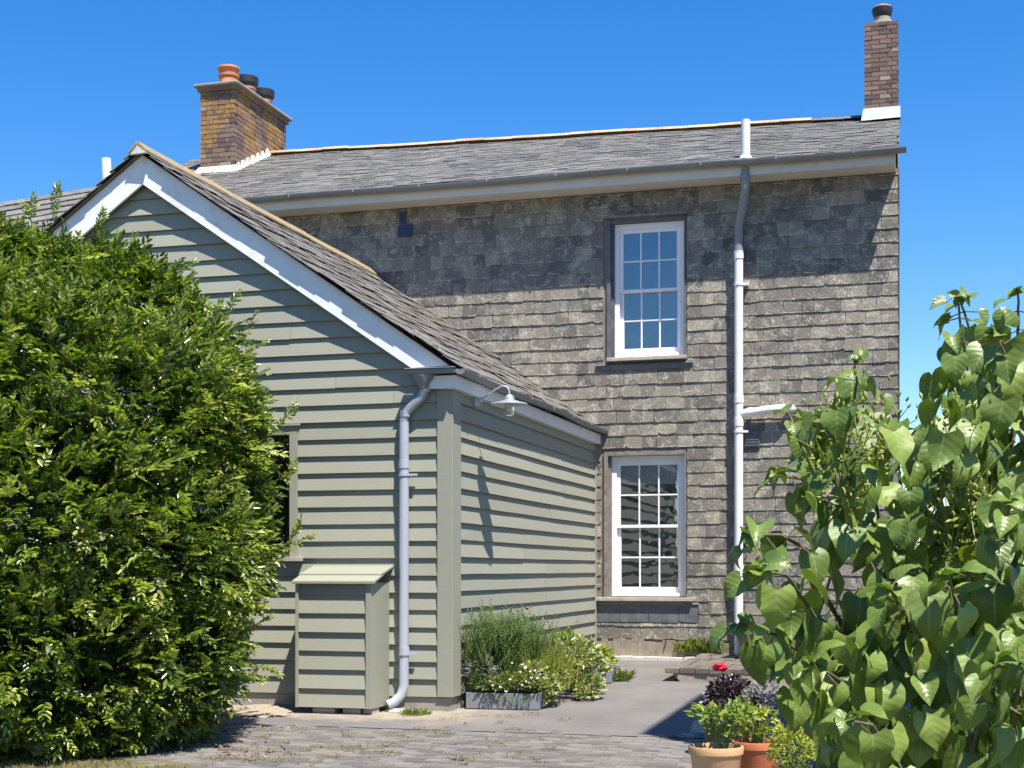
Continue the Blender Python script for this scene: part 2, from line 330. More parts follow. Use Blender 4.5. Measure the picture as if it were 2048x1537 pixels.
def raw_mesh(name, V, Fq, tones, mat, parent=None, smooth=False, kind=None):
    """numpy verts + constant-size faces -> object"""
    me = bpy.data.meshes.new(name); nf, k = Fq.shape
    me.vertices.add(len(V)); me.vertices.foreach_set('co', V.astype(np.float32).ravel())
    me.loops.add(nf * k); me.loops.foreach_set('vertex_index', Fq.astype(np.int32).ravel())
    me.polygons.add(nf); me.polygons.foreach_set('loop_start', np.arange(0, nf * k, k, dtype=np.int32))
    me.update(calc_edges=True)
    a = me.attributes.new('tone', 'FLOAT', 'FACE'); a.data.foreach_set('value', np.clip(tones, 0, 1).astype(np.float32))
    if smooth: me.polygons.foreach_set('use_smooth', np.ones(nf, dtype=bool))
    me.materials.append(MAT[mat]); o = link(name, me, parent)
    if kind: o['kind'] = kind
    return o
def scatter(tv, tf, ft, M, P, tones):
    """template verts/faces/face-tones copied by N matrices -> big arrays"""
    N = len(P); V = np.einsum('nij,kj->nki', M, tv) + P[:, None, :]
    Fq = tf[None] + (np.arange(N) * len(tv))[:, None, None]
    T = tones[:, None] + ft[None]
    return V.reshape(-1, 3), Fq.reshape(-1, tf.shape[1]), T.reshape(-1)
def join(parts):
    V, Fq, T = [], [], []; o = 0
    for v, f, t_ in parts: V.append(v); Fq.append(f + o); T.append(t_); o += len(v)
    return np.concatenate(V), np.concatenate(Fq), np.concatenate(T)
def frames(D, N, scale):
    """columns X (across), Y = direction D, Z = normal N, times scale"""
    D = D / np.linalg.norm(D, axis=1, keepdims=True)
    X = np.cross(D, N); X /= np.linalg.norm(X, axis=1, keepdims=True) + 1e-9
    Z = np.cross(X, D)
    return np.stack([X, D, Z], axis=2) * scale[:, None, None]
def blade(L=1.0, W=0.4, fold=0.15, droop=0.15):
    """six-point folded leaf in two quads, along +Y"""
    v = np.array([(0, 0, 0), (-W * .42, L * .3, fold * W), (-W * .36, L * .66, fold * W - droop * L * .4), (0, L, -droop * L), (W * .36, L * .66, fold * W - droop * L * .4), (W * .42, L * .3, fold * W)])
    return v, np.array([(0, 3, 2, 1), (0, 5, 4, 3)])
rng = np.random.default_rng(7); R = random.Random(11)

# ------------------------------------------------------------------ ground
def sheet(name, mat, pts, dz, kind='structure', ny=None):
    mb = MB(); mb.add([(x, y, gz(y) + dz) for x, y in pts], [tuple(range(len(pts)))]); return mb.build(name, mat, kind=kind)
mb = MB()
ys = [-2500, 0, 18.95, 3500]; xs = [-3000, -20, 10, 3000]
for i in range(3):
    for j in range(3):
        q = [(xs[i], ys[j]), (xs[i + 1], ys[j]), (xs[i + 1], ys[j + 1]), (xs[i], ys[j + 1])]
        mb.add([(x, y, gz(y) - 0.012) for x, y in q], [(0, 1, 2, 3)])
ground = mb.build('ground', 'earth', kind='structure')
YP = 11.52                                               # where the pavers meet the smooth drive
drive = sheet('driveway', 'asphalt', [(-12, YP), (9, YP), (9, 18.93), (-12, 18.93)], 0.0)
paving = sheet('paving', 'joint_sand', [(-5.15, 8.0), (3.2, 4.5), (3.2, YP), (-6.6, YP), (-6.3, 9.9)], -0.006)

def show(pieces, parent, name, mat, stuffname, limit=300, smooth=False):
    """the pieces that show largest become objects of their own, the rest one joined part"""
    pieces.sort(key=lambda p: -p[0]); rest = MB()
    for i, (sc, v, f, tone) in enumerate(pieces):
        if i < limit and sc > 0: MB().add(v, f, tone).build(name, mat, parent)
        else: rest.add(v, f, tone)
    if rest.f: rest.build(stuffname, mat, parent, kind='stuff')
def in_poly(x, y, poly):
    c = False; j = len(poly) - 1
    for i in range(len(poly)):
        (xi, yi), (xj, yj) = poly[i], poly[j]
        if (yi > y) != (yj > y) and x < (xj - xi) * (y - yi) / (yj - yi) + xi: c = not c
        j = i
    return c
SHED_HIDE = [(90, 440), (285, 290), (835, 590), (1100, 780), (1215, 865), (1195, 1290), (900, 1430), (0, 1537), (0, 440)]
LILAC_HIDE = [(1560, 850), (1700, 760), (1780, 840), (2048, 700), (2048, 1537), (1560, 1537), (1470, 1250), (1560, 1100)]
def score(c, area, hide=()):
    x, y, d = to_px(c)
    if not (0 < x < 2048 and 0 < y < 1537): return 0
    if any(in_poly(x, y, h) for h in hide): return area / d / d * 0.001
    return area / d / d

pcs = []
y = 8.0; row = 0
while y < YP - 0.06:
    x = -6.6 + (row % 2) * 0.105 + R.uniform(-.01, .01)
    while x < 3.0:
        w = 0.2 + R.uniform(-.006, .006)
        left = -6.3 + max(0, (9.9 - y)) * 0.62
        if x > left and x + w < 3.1:
            h = gz(y) + R.uniform(-.003, .005); tl = R.uniform(-.004, .004); e = 0.0035
            a = [(x + e, y + e, h - .012), (x + w - e, y + e, h - .012), (x + w - e, y + .1 - e, h - .012), (x + e, y + .1 - e, h - .012),
                 (x + e + .006, y + e + .006, h + tl), (x + w - e - .006, y + e + .006, h - tl), (x + w - e - .006, y + .1 - e - .006, h - tl), (x + e + .006, y + .1 - e - .006, h + tl)]
            pcs.append((score((x + .1, y + .05, h), .02), a, [(4, 5, 6, 7), (0, 1, 5, 4), (1, 2, 6, 5), (2, 3, 7, 6), (3, 0, 4, 7)], R.random()))
        x += w
    y += 0.1; row += 1
show(pcs, paving, 'paver', 'paver', 'pavers_beyond')

# ------------------------------------------------------------------ slates
def slate(o, ux, uz, un, w, h, t, tone, rr, lap=0.05, tilt=1.25, chip=.10):
    """one hung slate: o = lower left corner on the plane, exposed height h, tail lifted off the plane"""
    o, ux, uz, un = Vector(o), Vector(ux), Vector(uz), Vector(un)
    n = 3; j = 0.003; g = 0.0018 + rr.random() * 0.0022
    lift = t * (tilt + rr.uniform(-.2, .3)); sk = rr.uniform(-.004, .004)
    bot = []
    for i in range(n + 1):
        dz = rr.uniform(-j, j) + sk * (i / n - .5)
        if i in (0, n) and rr.random() < chip: dz += rr.uniform(.006, .022)
        bot.append((g + (w - 2 * g) * i / n, dz))
    top = [(w - g, h + lap), (g, h + lap)]
    pts = bot + top
    front = [o + ux * a + uz * b + un * (lift + t if b < h * .5 else t * 0.55) for a, b in pts]
    back = [o + ux * a + uz * b + un * (lift if b < h * .5 else -t * 0.2) for a, b in pts]
    m = len(pts); b_ = 0.011
    inn = [o + ux * (a + (b_ * .7 if i == 0 else -b_ * .7 if i == n else 0)) + uz * (b + b_) + un * (lift + t) for i, (a, b) in enumerate(bot)]
    allv = front + back + inn; q = 2 * m
    fs = [(i, i + 1, q + i + 1, q + i) for i in range(n)] + [(n, n + 1, q + n)] + [(n + 2, 0, q)] + [(q + n, n + 1, n + 2, q) + tuple(q + i for i in range(1, n))]
    fs += [(i, m + i, m + (i + 1) % m, (i + 1) % m) for i in range(m)]
    return allv, fs, tone + 10
def free_spans(x0, x1, z0, z1, holes):
    """[(x0, x1, z0, z1)]: what is left of a course strip beside, above and below rectangular holes"""
    out = [(x0, x1, z0, z1)]
    for (a, b, c, d) in holes:
        nxt = []
        for (p, q, r, s) in out:
            if b <= p or a >= q or d <= r or c >= s: nxt.append((p, q, r, s)); continue
            if a - p > .03: nxt.append((p, a, r, s))
            if q - b > .03: nxt.append((b, q, r, s))
            l, rr = max(a, p), min(b, q)
            if c - r > .045: nxt.append((l, rr, r, c))
            if s - d > .045: nxt.append((l, rr, d, s))
        out = nxt
    return out

# ------------------------------------------------------------------ the slate-hung house
YW = 18.93; XR = -0.33; XL = -11.75; ZE = 6.33
house = thing('slate_house', 'two-storey slate-hung house with slate roof and brick chimneys behind the wooden shed', 'house', (-6.0, 20.6, 0.13))
WIN = [(-4.06, -3.03, 4.13, 5.97), (-4.10, -3.02, 0.95, 2.88)]
mb = MB()
xs_ = sorted({XL, XR, *[w[0] for w in WIN], *[w[1] for w in WIN]}); zs_ = sorted({0.0, ZE + .05, *[w[2] for w in WIN], *[w[3] for w in WIN]})
for i in range(len(xs_) - 1):
    for j in range(len(zs_) - 1):
        cx, cz = (xs_[i] + xs_[i + 1]) / 2, (zs_[j] + zs_[j + 1]) / 2
        if any(a < cx < b and c < cz < d for a, b, c, d in WIN): continue
        mb.add([(xs_[i], YW, zs_[j]), (xs_[i + 1], YW, zs_[j]), (xs_[i + 1], YW, zs_[j + 1]), (xs_[i], YW, zs_[j + 1])], [(0, 1, 2, 3)])
YR = 21.9; YB = 25.0
def zr(X): return 7.92 - (X + 0.85) * 0.0228
mb.add([(XR, YW, 0), (XR - .13, YB, 0), (XR - .13, YB, ZE), (XR - .07, YR, zr(XR) - .06), (XR, YW, ZE)], [(0, 1, 2, 3, 4)])
mb.add([(XL, YW, 0), (XL, YB, 0), (XL, YB, ZE), (XL, YR, zr(XL) - .06), (XL, YW, ZE)], [(4, 3, 2, 1, 0)])
mb.add([(XL, YB, 0), (XR - .13, YB, 0), (XR - .13, YB, ZE), (XL, YB, ZE)], [(3, 2, 1, 0)])
wall = mb.build('wall', 'mortar', house)

rr = random.Random(3); pcs = []; pitch = 0.1685; z = 0.40; row = 0
HOLES = [(a - .005, b + .005, c - .03, d + .005) for a, b, c, d in WIN]
HOLES[0] = (-4.12, -3.0, 4.04, 6.0); HOLES[1] = (-4.15, -3.0, .86, 2.885)
HOLES.append((-5.0, -2.85, 0.62, .86)); HOLES.append((-4.22, -2.93, 3.95, 4.06))
while z < ZE - .01:
    top = min(z + pitch, ZE - .005)
    for (a, b, c, d) in free_spans(-9.7, XR + .012, z, top, HOLES):
        x = a - (rr.random() * .12 if a < -9 else 0)
        while x < b - .01:
            w = rr.choice((.16, .19, .2, .22, .24, .25, .28, .34)) + rr.uniform(-.01, .01)
            if z > 5.9: w *= 1.5
            if b - (x + w) < .09: w = b - x
            zc = (c + d) / 2
            tone = min(1, max(0, rr.gauss(.5, .22) - (0.14 if zc < 1.5 else 0)))
            o = (x, YW - .004, c + rr.uniform(-.005, .005))
            v, f, tn = slate(o, (1, 0, 0), (0, 0, 1), (0, -1, 0), w, d - c, .0066 + rr.random() * .003, tone, rr, lap=.045 if d - c > pitch * .9 and top < ZE - .02 else 0.0)
            pcs.append((score((x + w / 2, YW, zc), w * (d - c), (SHED_HIDE, LILAC_HIDE)), v, f, tn))
            x += w
    z += pitch; row += 1
# the gable end is hung with the same slates
gm = MB(); gx = Vector((-.13, YB - YW, 0)).normalized(); gn = Vector((gx.y, -gx.x, 0)); z = .4
while z < 7.7:
    y0, y1 = YW + .02, YB - .02
    if z + pitch > ZE:
        f_ = (z + pitch - ZE) / (zr(XR) - .1 - ZE)
        y0, y1 = YW + f_ * (YR - YW), YB - f_ * (YB - YR)
    y = y0
    while y < y1 - .02:
        w = min(rr.choice((.2, .24, .28, .33)), y1 - y)
        if w > .03: gm.add(*slate(Vector((XR + .002, YW, z)) + gx * (y - YW), gx, (0, 0, 1), gn, w, pitch, .007, rr.gauss(.5, .22), rr, .02))
        y += w
    z += pitch
gm.build('slate_cladding', 'wall_slate', wall, kind='stuff')
# two newer blue slates near the eaves
blue = [p for p in pcs if 795 < to_px(p[1][0])[0] < 830 and 425 < to_px(p[1][0])[1] < 480]
show([p for p in pcs], wall, 'wall_slate', 'wall_slate', 'slate_cladding')
p0 = at_y(797, 476, YW); q0 = at_y(798, 449, YW)
b1 = MB().add(*slate((p0.x, YW - .030, p0.z), (1, 0, 0), (0, 0, 1), (0, -1, 0), .215, .165, .007, .5, rr, 0))
o = b1.build('wall_slate', 'blue_slate', wall); o['label'] = 'bluer replacement slate near the eaves'
b1 = MB().add(*slate((q0.x + .02, YW - .034, q0.z), (1, 0, 0), (0, 0, 1), (0, -1, 0), .10, .16, .006, .3, rr, 0))
o = b1.build('wall_slate', 'blue_slate', wall); o['label'] = 'narrow bluer replacement slate near the eaves'
# second row of paler slates under the lower window is cut short: dark band of the old apron
mb = MB()
x = -4.25
while x < -2.9:
    w = rr.uniform(.3, .5); mb.add(*slate((x, YW - .002, .62), (1, 0, 0), (0, 0, 1), (0, -1, 0), min(w, -2.86 - x), .22, .008, 0.05, rr, 0)); x += w
mb.build('apron', 'lead', wall)
# plinth, kerb, corner flashing
mb = MB(); n = 60; prev = None
rp = random.Random(5)
for i in range(n):
    x0 = -5.2 + i * (XR + .02 + 5.2) / n; x1 = x0 + (XR + .02 + 5.2) / n
    mb.box(x0, x1, YW - .055 - rp.random() * .012, YW - .001, .1, .385 + rp.uniform(-.03, .02))
mb.build('plinth', 'plinth_render', house)
mb = MB()
for i in range(9):
    x0 = -4.22 + i * .17; mb.box(x0, x0 + .168, YW - .15 - rp.random() * .02, YW - .05, .1, .168 + rp.random() * .012)
mb.build('kerb', 'kerb_stone', house, bevel=.008)
mb = MB(); mb.box(XR + .012, XR + .022, YW - .028, YW + .02, .1, ZE); mb.build('corner_trim', 'lead', house)

# windows
def window(k, hole, blind):
    a, b, c, d = hole; y0 = YW + .07
    mb = MB(); fw = .065
    if k: b -= 0.0
    fa = a + .075
    mb.box(fa, fa + fw, y0, y0 + .12, c + .01, d - .05); mb.box(b - fw - .012, b - .012, y0, y0 + .12, c + .01, d - .05)
    mb.box(fa + fw, b - fw - .012, y0 + .001, y0 + .12, d - .05 - .075, d - .051); mb.box(fa + fw, b - fw - .012, y0 - .004, y0 + .12, c + .011, c + .06)
    win = mb.build('window', 'sash_paint', house, bevel=.004)
    l, r_ = fa + fw, b - fw - .012; bot, top = c + .06, d - .125; mid = (bot + top) / 2 + .01
    def sash(z0, z1, y, br, tr_):
        m = MB(); st = .048; bar = .020
        m.box(l + .001, l + st, y, y + .04, z0, z1); m.box(r_ - st, r_ - .001, y, y + .04, z0, z1)
        m.box(l + st, r_ - st, y + .001, y + .04, z0, z0 + br); m.box(l + st, r_ - st, y + .001, y + .04, z1 - tr_, z1 - .001)
        iw = (r_ - l - 2 * st - 2 * bar) / 3; zm = (z0 + br + z1 - tr_) / 2
        xs2 = [l + st + i * (iw + bar) for i in range(3)]
        for i in (1, 2): m.box(xs2[i] - bar, xs2[i], y + .006, y + .034, z0 + br, z1 - tr_)
        for i in range(3): m.box(xs2[i], xs2[i] + iw, y + .007, y + .033, zm - bar / 2, zm + bar / 2)
        m.build('sash', 'sash_paint', win, bevel=.003)
        for i in range(3):
            for (p, q) in ((z0 + br, zm - bar / 2), (zm + bar / 2, z1 - tr_)):
                e = R.uniform(-.0006, .0006); g_ = R.uniform(-.0006, .0006)
                MB().add([(xs2[i], y + .02 + e, p), (xs2[i] + iw, y + .02 - e, p), (xs2[i] + iw, y + .02 - e + g_, q), (xs2[i], y + .02 + e + g_, q)], [(0, 1, 2, 3)]).build('pane', 'glass', win)
    sash(mid - .02, top, y0 + .022, .04, .05); sash(bot, mid + .02, y0 + .066, .075, .04)
    m = MB()                                            # weathered lining of the opening
    m.box(a - .012, a + .035, YW - .028, y0 + .1, c, d); m.box(a + .036, fa - .001, YW + .045, y0 + .1, c, d - .001)
    m.box(b - .011, b + .004, YW - .02, y0 + .1, c, d); m.box(a + .036, b - .012, YW - .01, y0 + .1, d - .049, d + .01)
    m.build('lining', 'lead' if k == 0 else 'old_wood', win)
    m = MB(); m.box(a - (.01 if k == 0 else .16), b + (.03 if k == 0 else .10), YW - .075, y0 + .1, c - .05, c - .001); m.build('sill', 'wood_sill', win, bevel=.006)
    if k == 0:
        m = MB(); m.add([(a - .16, YW - .03, c - .17), (b + .11, YW - .03, c - .17), (b + .11, YW - .055, c - .10), (a - .16, YW - .055, c - .10), (a - .16, YW - .002, c - .06), (b + .11, YW - .002, c - .06)],
                        [(0, 1, 2, 3), (3, 2, 5, 4)]); m.build('flashing', 'lead', win)
        m = MB(); m.box(a - .05, b + .03, YW - .09, YW - .012, d + .011, d + .035); m.build('drip_board', 'old_wood', win)
    m = MB(); X0, X1, Y0, Y1, Z0, Z1 = a - .6, b + .6, y0 + .13, y0 + 1.7, c - .5, d + .2
    m.add([(X0, Y0, Z0), (X1, Y0, Z0), (X1, Y1, Z0), (X0, Y1, Z0), (X0, Y0, Z1), (X1, Y0, Z1), (X1, Y1, Z1), (X0, Y1, Z1)], [(0, 1, 2, 3), (4, 7, 6, 5), (2, 6, 7, 3), (1, 5, 6, 2), (0, 3, 7, 4)])
    m.build('room', 'room_wall', win)
    if blind:
        m = MB(); m.box(l - .02, r_ + .02, y0 + .125, y0 + .129, top - .30, top + .05); m.build('blind', 'blind_cloth', win)
window(0, WIN[0], False); window(1, WIN[1], True)

# roof
def roof_pt(X, s, sag=True):
    zz = ZE + .17 + s * (zr(X) - ZE - .17); yy = 18.46 + s * (YR - 18.46)
    if sag: zz += 0.014 * math.sin(X * 1.1) * math.sin(s * 3) + .004 * math.sin(X * 2.7 + 1)
    return Vector((X, yy, zz))
mb = MB()
NX = 24
for i in range(NX):
    xa, xb = XL + (XR + .02 - XL) * i / NX, XL + (XR + .02 - XL) * (i + 1) / NX
    dn = Vector((0, 0, -.03)); kx = -.07 if i == NX - 1 else 0
    mb.add([roof_pt(xa, 0) + dn, roof_pt(xb, 0) + dn, roof_pt(xb + kx, 1) + dn, roof_pt(xa, 1) + dn], [(0, 1, 2, 3)])
    e0, e1 = roof_pt(xa, 1) + dn, roof_pt(xb + kx, 1) + dn
    mb.add([e0, e1, (xb + kx * 2, YB + .3, ZE + .1), (xa, YB + .3, ZE + .1)], [(0, 1, 2, 3)])
roof = mb.build('roof', 'roof_slate', house)
pcs = []; NR = 21
for k in range(NR):
    s0, s1 = k / NR, (k + 1) / NR; x = XL + rr.random() * -.1
    xe = XR + .035 - .06 * s0
    while x < xe - .02:
        w = min(rr.choice((.2, .24, .27, .3, .33)), xe - x)
        if w > .05:
            o = roof_pt(x, s0); e = roof_pt(x + w, s0); up = roof_pt(x, s1); ux = (e - o).normalized(); uz = (up - o); hh = uz.length; uz.normalize()
            un = ux.cross(uz).normalized(); o2 = o + un * rr.uniform(0, .006) + uz * rr.uniform(-.01, .01)
            v, f, tn = slate(o2, ux, uz, un, w, hh, .0055 + rr.random() * .004, min(1, max(0, rr.gauss(.5, .27))), rr, .05, .6, .5)
            pcs.append((score(o + ux * w / 2, w * hh, (SHED_HIDE,)), v, f, tn))
        x += w
show(pcs, roof, 'roof_slate', 'roof_slate', 'roof_slating')
x = -10.35
while x < -0.9:
    L = min(.46, -0.86 - x); p, q = roof_pt(x, 1), roof_pt(x + L - .008, 1); mb = MB(); ring = []
    for a in range(7):
        an = math.pi * a / 6; dy, dz = -.10 * math.cos(an), .055 * math.sin(an) - .01
        ring.append((dy, dz))
    jz = rr.uniform(-.006, .006)
    vs_ = [p + Vector((0, dy, dz + .03 + jz)) for dy, dz in ring] + [q + Vector((0, dy * .96, dz + .03 + jz)) for dy, dz in ring]
    mb.add(vs_, [(i, i + 1, 8 + i, 7 + i) for i in range(6)] + [tuple(range(7)), tuple(range(7, 14))[::-1]])
    o = mb.build('ridge_tile', 'ridge_clay' if x < -1.75 else 'lead', roof, smooth=True)
    if x >= -1.75: o['label'] = 'dark lead covered ridge tile beside the slim chimney'
    x += .46
# eaves
mb = MB(); mb.box(XL, XR - .02, 18.55, 18.572, ZE + .002, ZE + .15); mb.build('fascia', 'cream_paint', house)
mb = MB(); mb.box(XL, XR - .02, 18.573, YW - .001, ZE, ZE + .02); mb.build('soffit', 'cream_paint', house)
def gutter(name, p, q, out, r, mat, parent, th=.004):
    """half-round gutter from p to q; out = horizontal unit vector away from the wall"""
    p, q, out = Vector(p), Vector(q), Vector(out); n = 10; mb = MB(); prof = []
    for i in range(n + 1):
        a = math.pi * i / n; prof.append((-math.cos(a) * r, -math.sin(a) * r))
    prof += [(-math.cos(math.pi * i / n) * (r - th), -math.sin(math.pi * i / n) * (r - th)) for i in range(n, -1, -1)]
    m = len(prof); L = (q - p).length; ns = max(2, int(L / 1.2)); rings = []
    for k in range(ns + 1):
        c = p.lerp(q, k / ns) + Vector((0, 0, -.012 * math.sin(k * 1.7) if 0 < k < ns else 0))
        rings += [c + out * a + Vector((0, 0, b)) for a, b in prof]
    fs = [(k * m + i, k * m + (i + 1) % m, (k + 1) * m + (i + 1) % m, (k + 1) * m + i) for k in range(ns) for i in range(m)]
    fs += [tuple(range(n + 1)), tuple(ns * m + i for i in range(n + 1))[::-1]]
    mb.add(rings, fs); g = mb.build(name, mat, parent, smooth=True)
    br = MB(); d = (q - p).normalized(); k = .45
    while k < L - .2:
        c = p + d * k
        br.prism([c - out * (r + .012) + d * -.012 + Vector((0, 0, .004)), c - out * (r + .004) + Vector((0, 0, -r * .7)) - d * .012, c - d * .012 + Vector((0, 0, -r - .006)), c + out * (r + .006) - d * .012 + Vector((0, 0, -r * .5)), c + out * (r + .006) - d * .012 + Vector((0, 0, .004))], d * .024)
        k += .95
    br.build('gutter_bracket', mat, g if g.parent else parent)
    return g
gutter('gutter', (XL, 18.475, ZE + .165), (XR + .11, 18.475, ZE + .175), (0, -1, 0), .062, 'gutter_grey', house)

# soil pipe
xp = -2.315; yp = 18.815
mb = MB(); mb.tube([(-2.2, 18.60, ZE + .18), (-2.2, 18.60, 7.05)], .057, 16); mb.lathe([(.05, .0), (.045, -.06), (0, -.06)], (-2.2, 18.6, 7.051), 16)
mb.lathe([(.057, 0), (.09, 0), (.062, .05)], (-2.2, 18.6, 6.55), 14)
mb.build('vent_pipe', 'pipe_white', house, smooth=True)
mb = MB(); mb.tube([(-2.2, 18.57, ZE + .1), (-2.2, 18.57, ZE - .12), (-2.21, 18.60, ZE - .20), (-2.285, 18.77, ZE - .46), (xp, yp, ZE - .56), (xp, yp, 5.42)], .056, 16)
mb.tube([(-2.2, 18.57, ZE + .03), (-2.2, 18.57, ZE - .05)], .066, 16); mb.tube([(xp, yp, 5.50), (xp, yp, 5.40)], .064, 16)
mb.build('pipe_elbow', 'pipe_grey', house, smooth=True)
soil = MB(); soil.tube([(xp, yp, 5.41), (xp, yp, .12)], .056, 18)
for zz in (5.38, 3.52, 3.22, 1.32): soil.tube([(xp, yp, zz + .05), (xp, yp, zz - .05)], .064, 18)
soil = soil.build('soil_pipe', 'pipe_white', house, smooth=True)
mb = MB(); mb.tube([(xp + .03, yp, 3.33), (-1.95, yp - .01, 3.37), (-1.72, yp - .01, 3.385), (-1.66, yp + .04, 3.385), (-1.65, YW, 3.385)], .052, 14); mb.tube([(-2.20, yp, 3.34), (-2.13, yp, 3.35)], .062, 14)
mb.build('branch_pipe', 'pipe_white', soil, smooth=True)
mb = MB()
for zz in (5.0, 3.1, 1.25): mb.tube([(xp, yp, zz + .015), (xp, yp, zz - .015)], .067, 14); mb.box(xp + .06, xp + .12, yp - .012, YW - .01, zz - .014, zz + .014)
mb.build('pipe_clip', 'pipe_white', soil, smooth=True)
c_ = at_y(1505, 880, YW); mb = MB(); mb.box(c_.x - .1, c_.x + .1, YW - .045, YW - .02, c_.z - .1, c_.z + .1)
for i in range(5): mb.box(c_.x - .085, c_.x + .085, YW - .052, YW - .046, c_.z - .08 + i * .035, c_.z - .064 + i * .035)
mb.build('vent_grille', 'lead', house)

# chimneys
def chimney(x0, x1, y0, y1, zb, zt, lichen, rowh=.075):
    mb = MB(); e = .012; mb.box(x0 + e, x1 - e, y0 + e, y1 - e, zb, zt - .01)
    ch = mb.build('chimney', 'mortar', house)
    z = zb; k = 0; hid = MB()
    while z < zt - .02:
        h = min(rowh, zt - z) - .011
        def brk(a0, a1, b0, b1, vis):
            tone = min(1, max(0, R.gauss(.42, .24))); j = lambda: R.uniform(-.004, .004)
            m = MB() if vis else hid; m.box(a0 + j(), a1 + j(), b0 + j(), b1 + j(), z + j() * .5, z + h + j() * .5, tone)
            if vis: m.build('brick', 'brick', ch)
        own = k % 2
        def run(lo, hi, off):
            s = lo; first = True; out = []
            while s < hi - .02:
                w = .105 if (first and off) else .215
                w = min(w, hi - s)
                if hi - (s + w) < .06: w = hi - s
                out.append((s, s + w - .009)); s += w; first = False
            return out
        ins = .1
        for a, b in run(x0 + (0 if own else 0), x1 - (0 if own else ins), k % 2): brk(a, b, y0, y0 + .09, True)
        for a, b in run(y0 + (ins if own else 0), y1, (k + 1) % 2): brk(x1 - .09, x1, a, b, True)
        for a, b in run(x0, x1 - ins, k % 2): brk(a, b, y1 - .09, y1, False)
        for a, b in run(y0 + ins, y1 - ins, k % 2): brk(x0, x0 + .09, a, b, False)
        z += rowh; k += 1
    hid.build('rear_brickwork', 'brick', ch, kind='stuff')
    return ch
c0 = (-11.03, -10.43, 20.72, 22.62)
chl = chimney(*c0, 7.45, 8.93, True)
mb = MB(); mb.box(c0[0] - .035, c0[1] + .035, c0[2] - .035, c0[3] + .03, 8.87, 8.935); mb.build('oversail', 'brick', chl)
mb = MB(); mb.box(c0[0] - .085, c0[1] + .085, c0[2] - .08, c0[3] + .09, 8.936, 8.99); mb.build('cap', 'cap_stone', chl, bevel=.02, wob=.006)
def pot(ch, x, y, z, kind):
    m = MB(); P0 = [(.165, 0), (.15, .12), (.145, .20), (.168, .205), (.168, .235), (.148, .24), (.150, .29), (.182, .33), (.178, .36), (.15, .36), (.14, .30), (0, .28)]
    if kind != 'terracotta': P0 = [(.15, 0), (.138, .2), (.16, .21), (.16, .25), (.13, .25), (.12, .2), (0, .2)]
    m.lathe(P0, (x, y, z), 20); p = m.build('chimney_pot', 'terracotta' if kind == 'terracotta' else 'pot_band', ch, smooth=True)
    if kind != 'terracotta':
        m = MB(); m.lathe([(.115, .22), (.175, .28), (.195, .30), (.20, .40), (.185, .415), (0, .43)], (x, y, z), 20); m.build('cowl', 'black_metal', ch, smooth=True)
pot(chl, -10.72, 21.08, 8.99, 'terracotta'); pot(chl, -10.70, 21.67, 8.97, 'cowl'); pot(chl, -10.70, 22.28, 8.95, 'cowl')
mb = MB()                                              # white mortar and stepped soakers where the stack meets the slates
def rz(y, X=-10.5): return roof_pt(X, (y - 18.46) / (YR - 18.46), False).z
mb.add([(c0[0] - .1, c0[2] - .12, rz(c0[2] - .12) + .025), (c0[1] + .1, c0[2] - .12, rz(c0[2] - .12) + .025), (c0[1] + .02, c0[2] - .015, rz(c0[2]) + .10), (c0[0] - .02, c0[2] - .015, rz(c0[2]) + .10),
        (c0[0] - .1, c0[2] + .1, rz(c0[2]) - .1), (c0[1] + .1, c0[2] + .1, rz(c0[2]) - .1)], [(0, 1, 2, 3), (0, 3, 4), (1, 5, 2)])
for i in range(7):
    ya = c0[2] + i * .175; yb = ya + .17
    if yb > YR + .06: break
    mb.prism([(c0[1] + .004, ya, rz(ya) - .02), (c0[1] + .004, yb + .05, rz(yb) + .02), (c0[1] + .004, yb - .05, rz(yb) + .10), (c0[1] + .004, ya + .03, rz(ya) + .14)], (.014, 0, 0))
    mb.prism([(c0[1] + .02, ya, rz(ya) + .015), (c0[1] + .09, ya, rz(ya) + .015), (c0[1] + .09, yb, rz(yb) + .02), (c0[1] + .02, yb, rz(yb) + .02)], (0, 0, .012))
mb.build('flashing', 'lime_mortar', chl, wob=.006)
c1 = (-.845, -.375, 21.6, 22.06)
chr_ = chimney(*c1, 7.86, 9.24, False, .066)
mb = MB(); mb.add([(c1[0] - .04, c1[2] - .05, 7.82), (c1[1] + .03, c1[2] - .05, 7.82), (c1[1] + .02, c1[2] - .012, 7.985), (c1[0] - .015, c1[2] - .012, 7.99), (c1[0] - .07, c1[3], 7.9), (c1[0] - .015, c1[3], 8.1), (c1[1] + .03, c1[3], 7.8), (c1[1] + .02, c1[3], 8.03)],
                  [(0, 1, 2, 3), (4, 0, 3, 5), (1, 6, 7, 2)])
mb.build('flashing', 'lime_mortar', chr_, wob=.012)
m = MB(); m.lathe([(.17, -.01), (.15, .06), (.12, .07), (.115, .14), (0, .14)], (-.6, 21.83, 9.24), 18); m.build('flaunching', 'concrete', chr_, smooth=True)
m = MB(); m.lathe([(.10, .10), (.125, .14), (.145, .20), (.15, .255), (.135, .27), (.12, .2), (0, .2)], (-.6, 21.83, 9.24), 18); m.build('cowl', 'black_metal', chr_, smooth=True)
m = MB(); m.lathe([(.135, .265), (.125, .285), (.07, .31), (0, .318)], (-.6, 21.83, 9.24), 18); m.build('chimney_pot', 'terracotta', chr_, smooth=True)

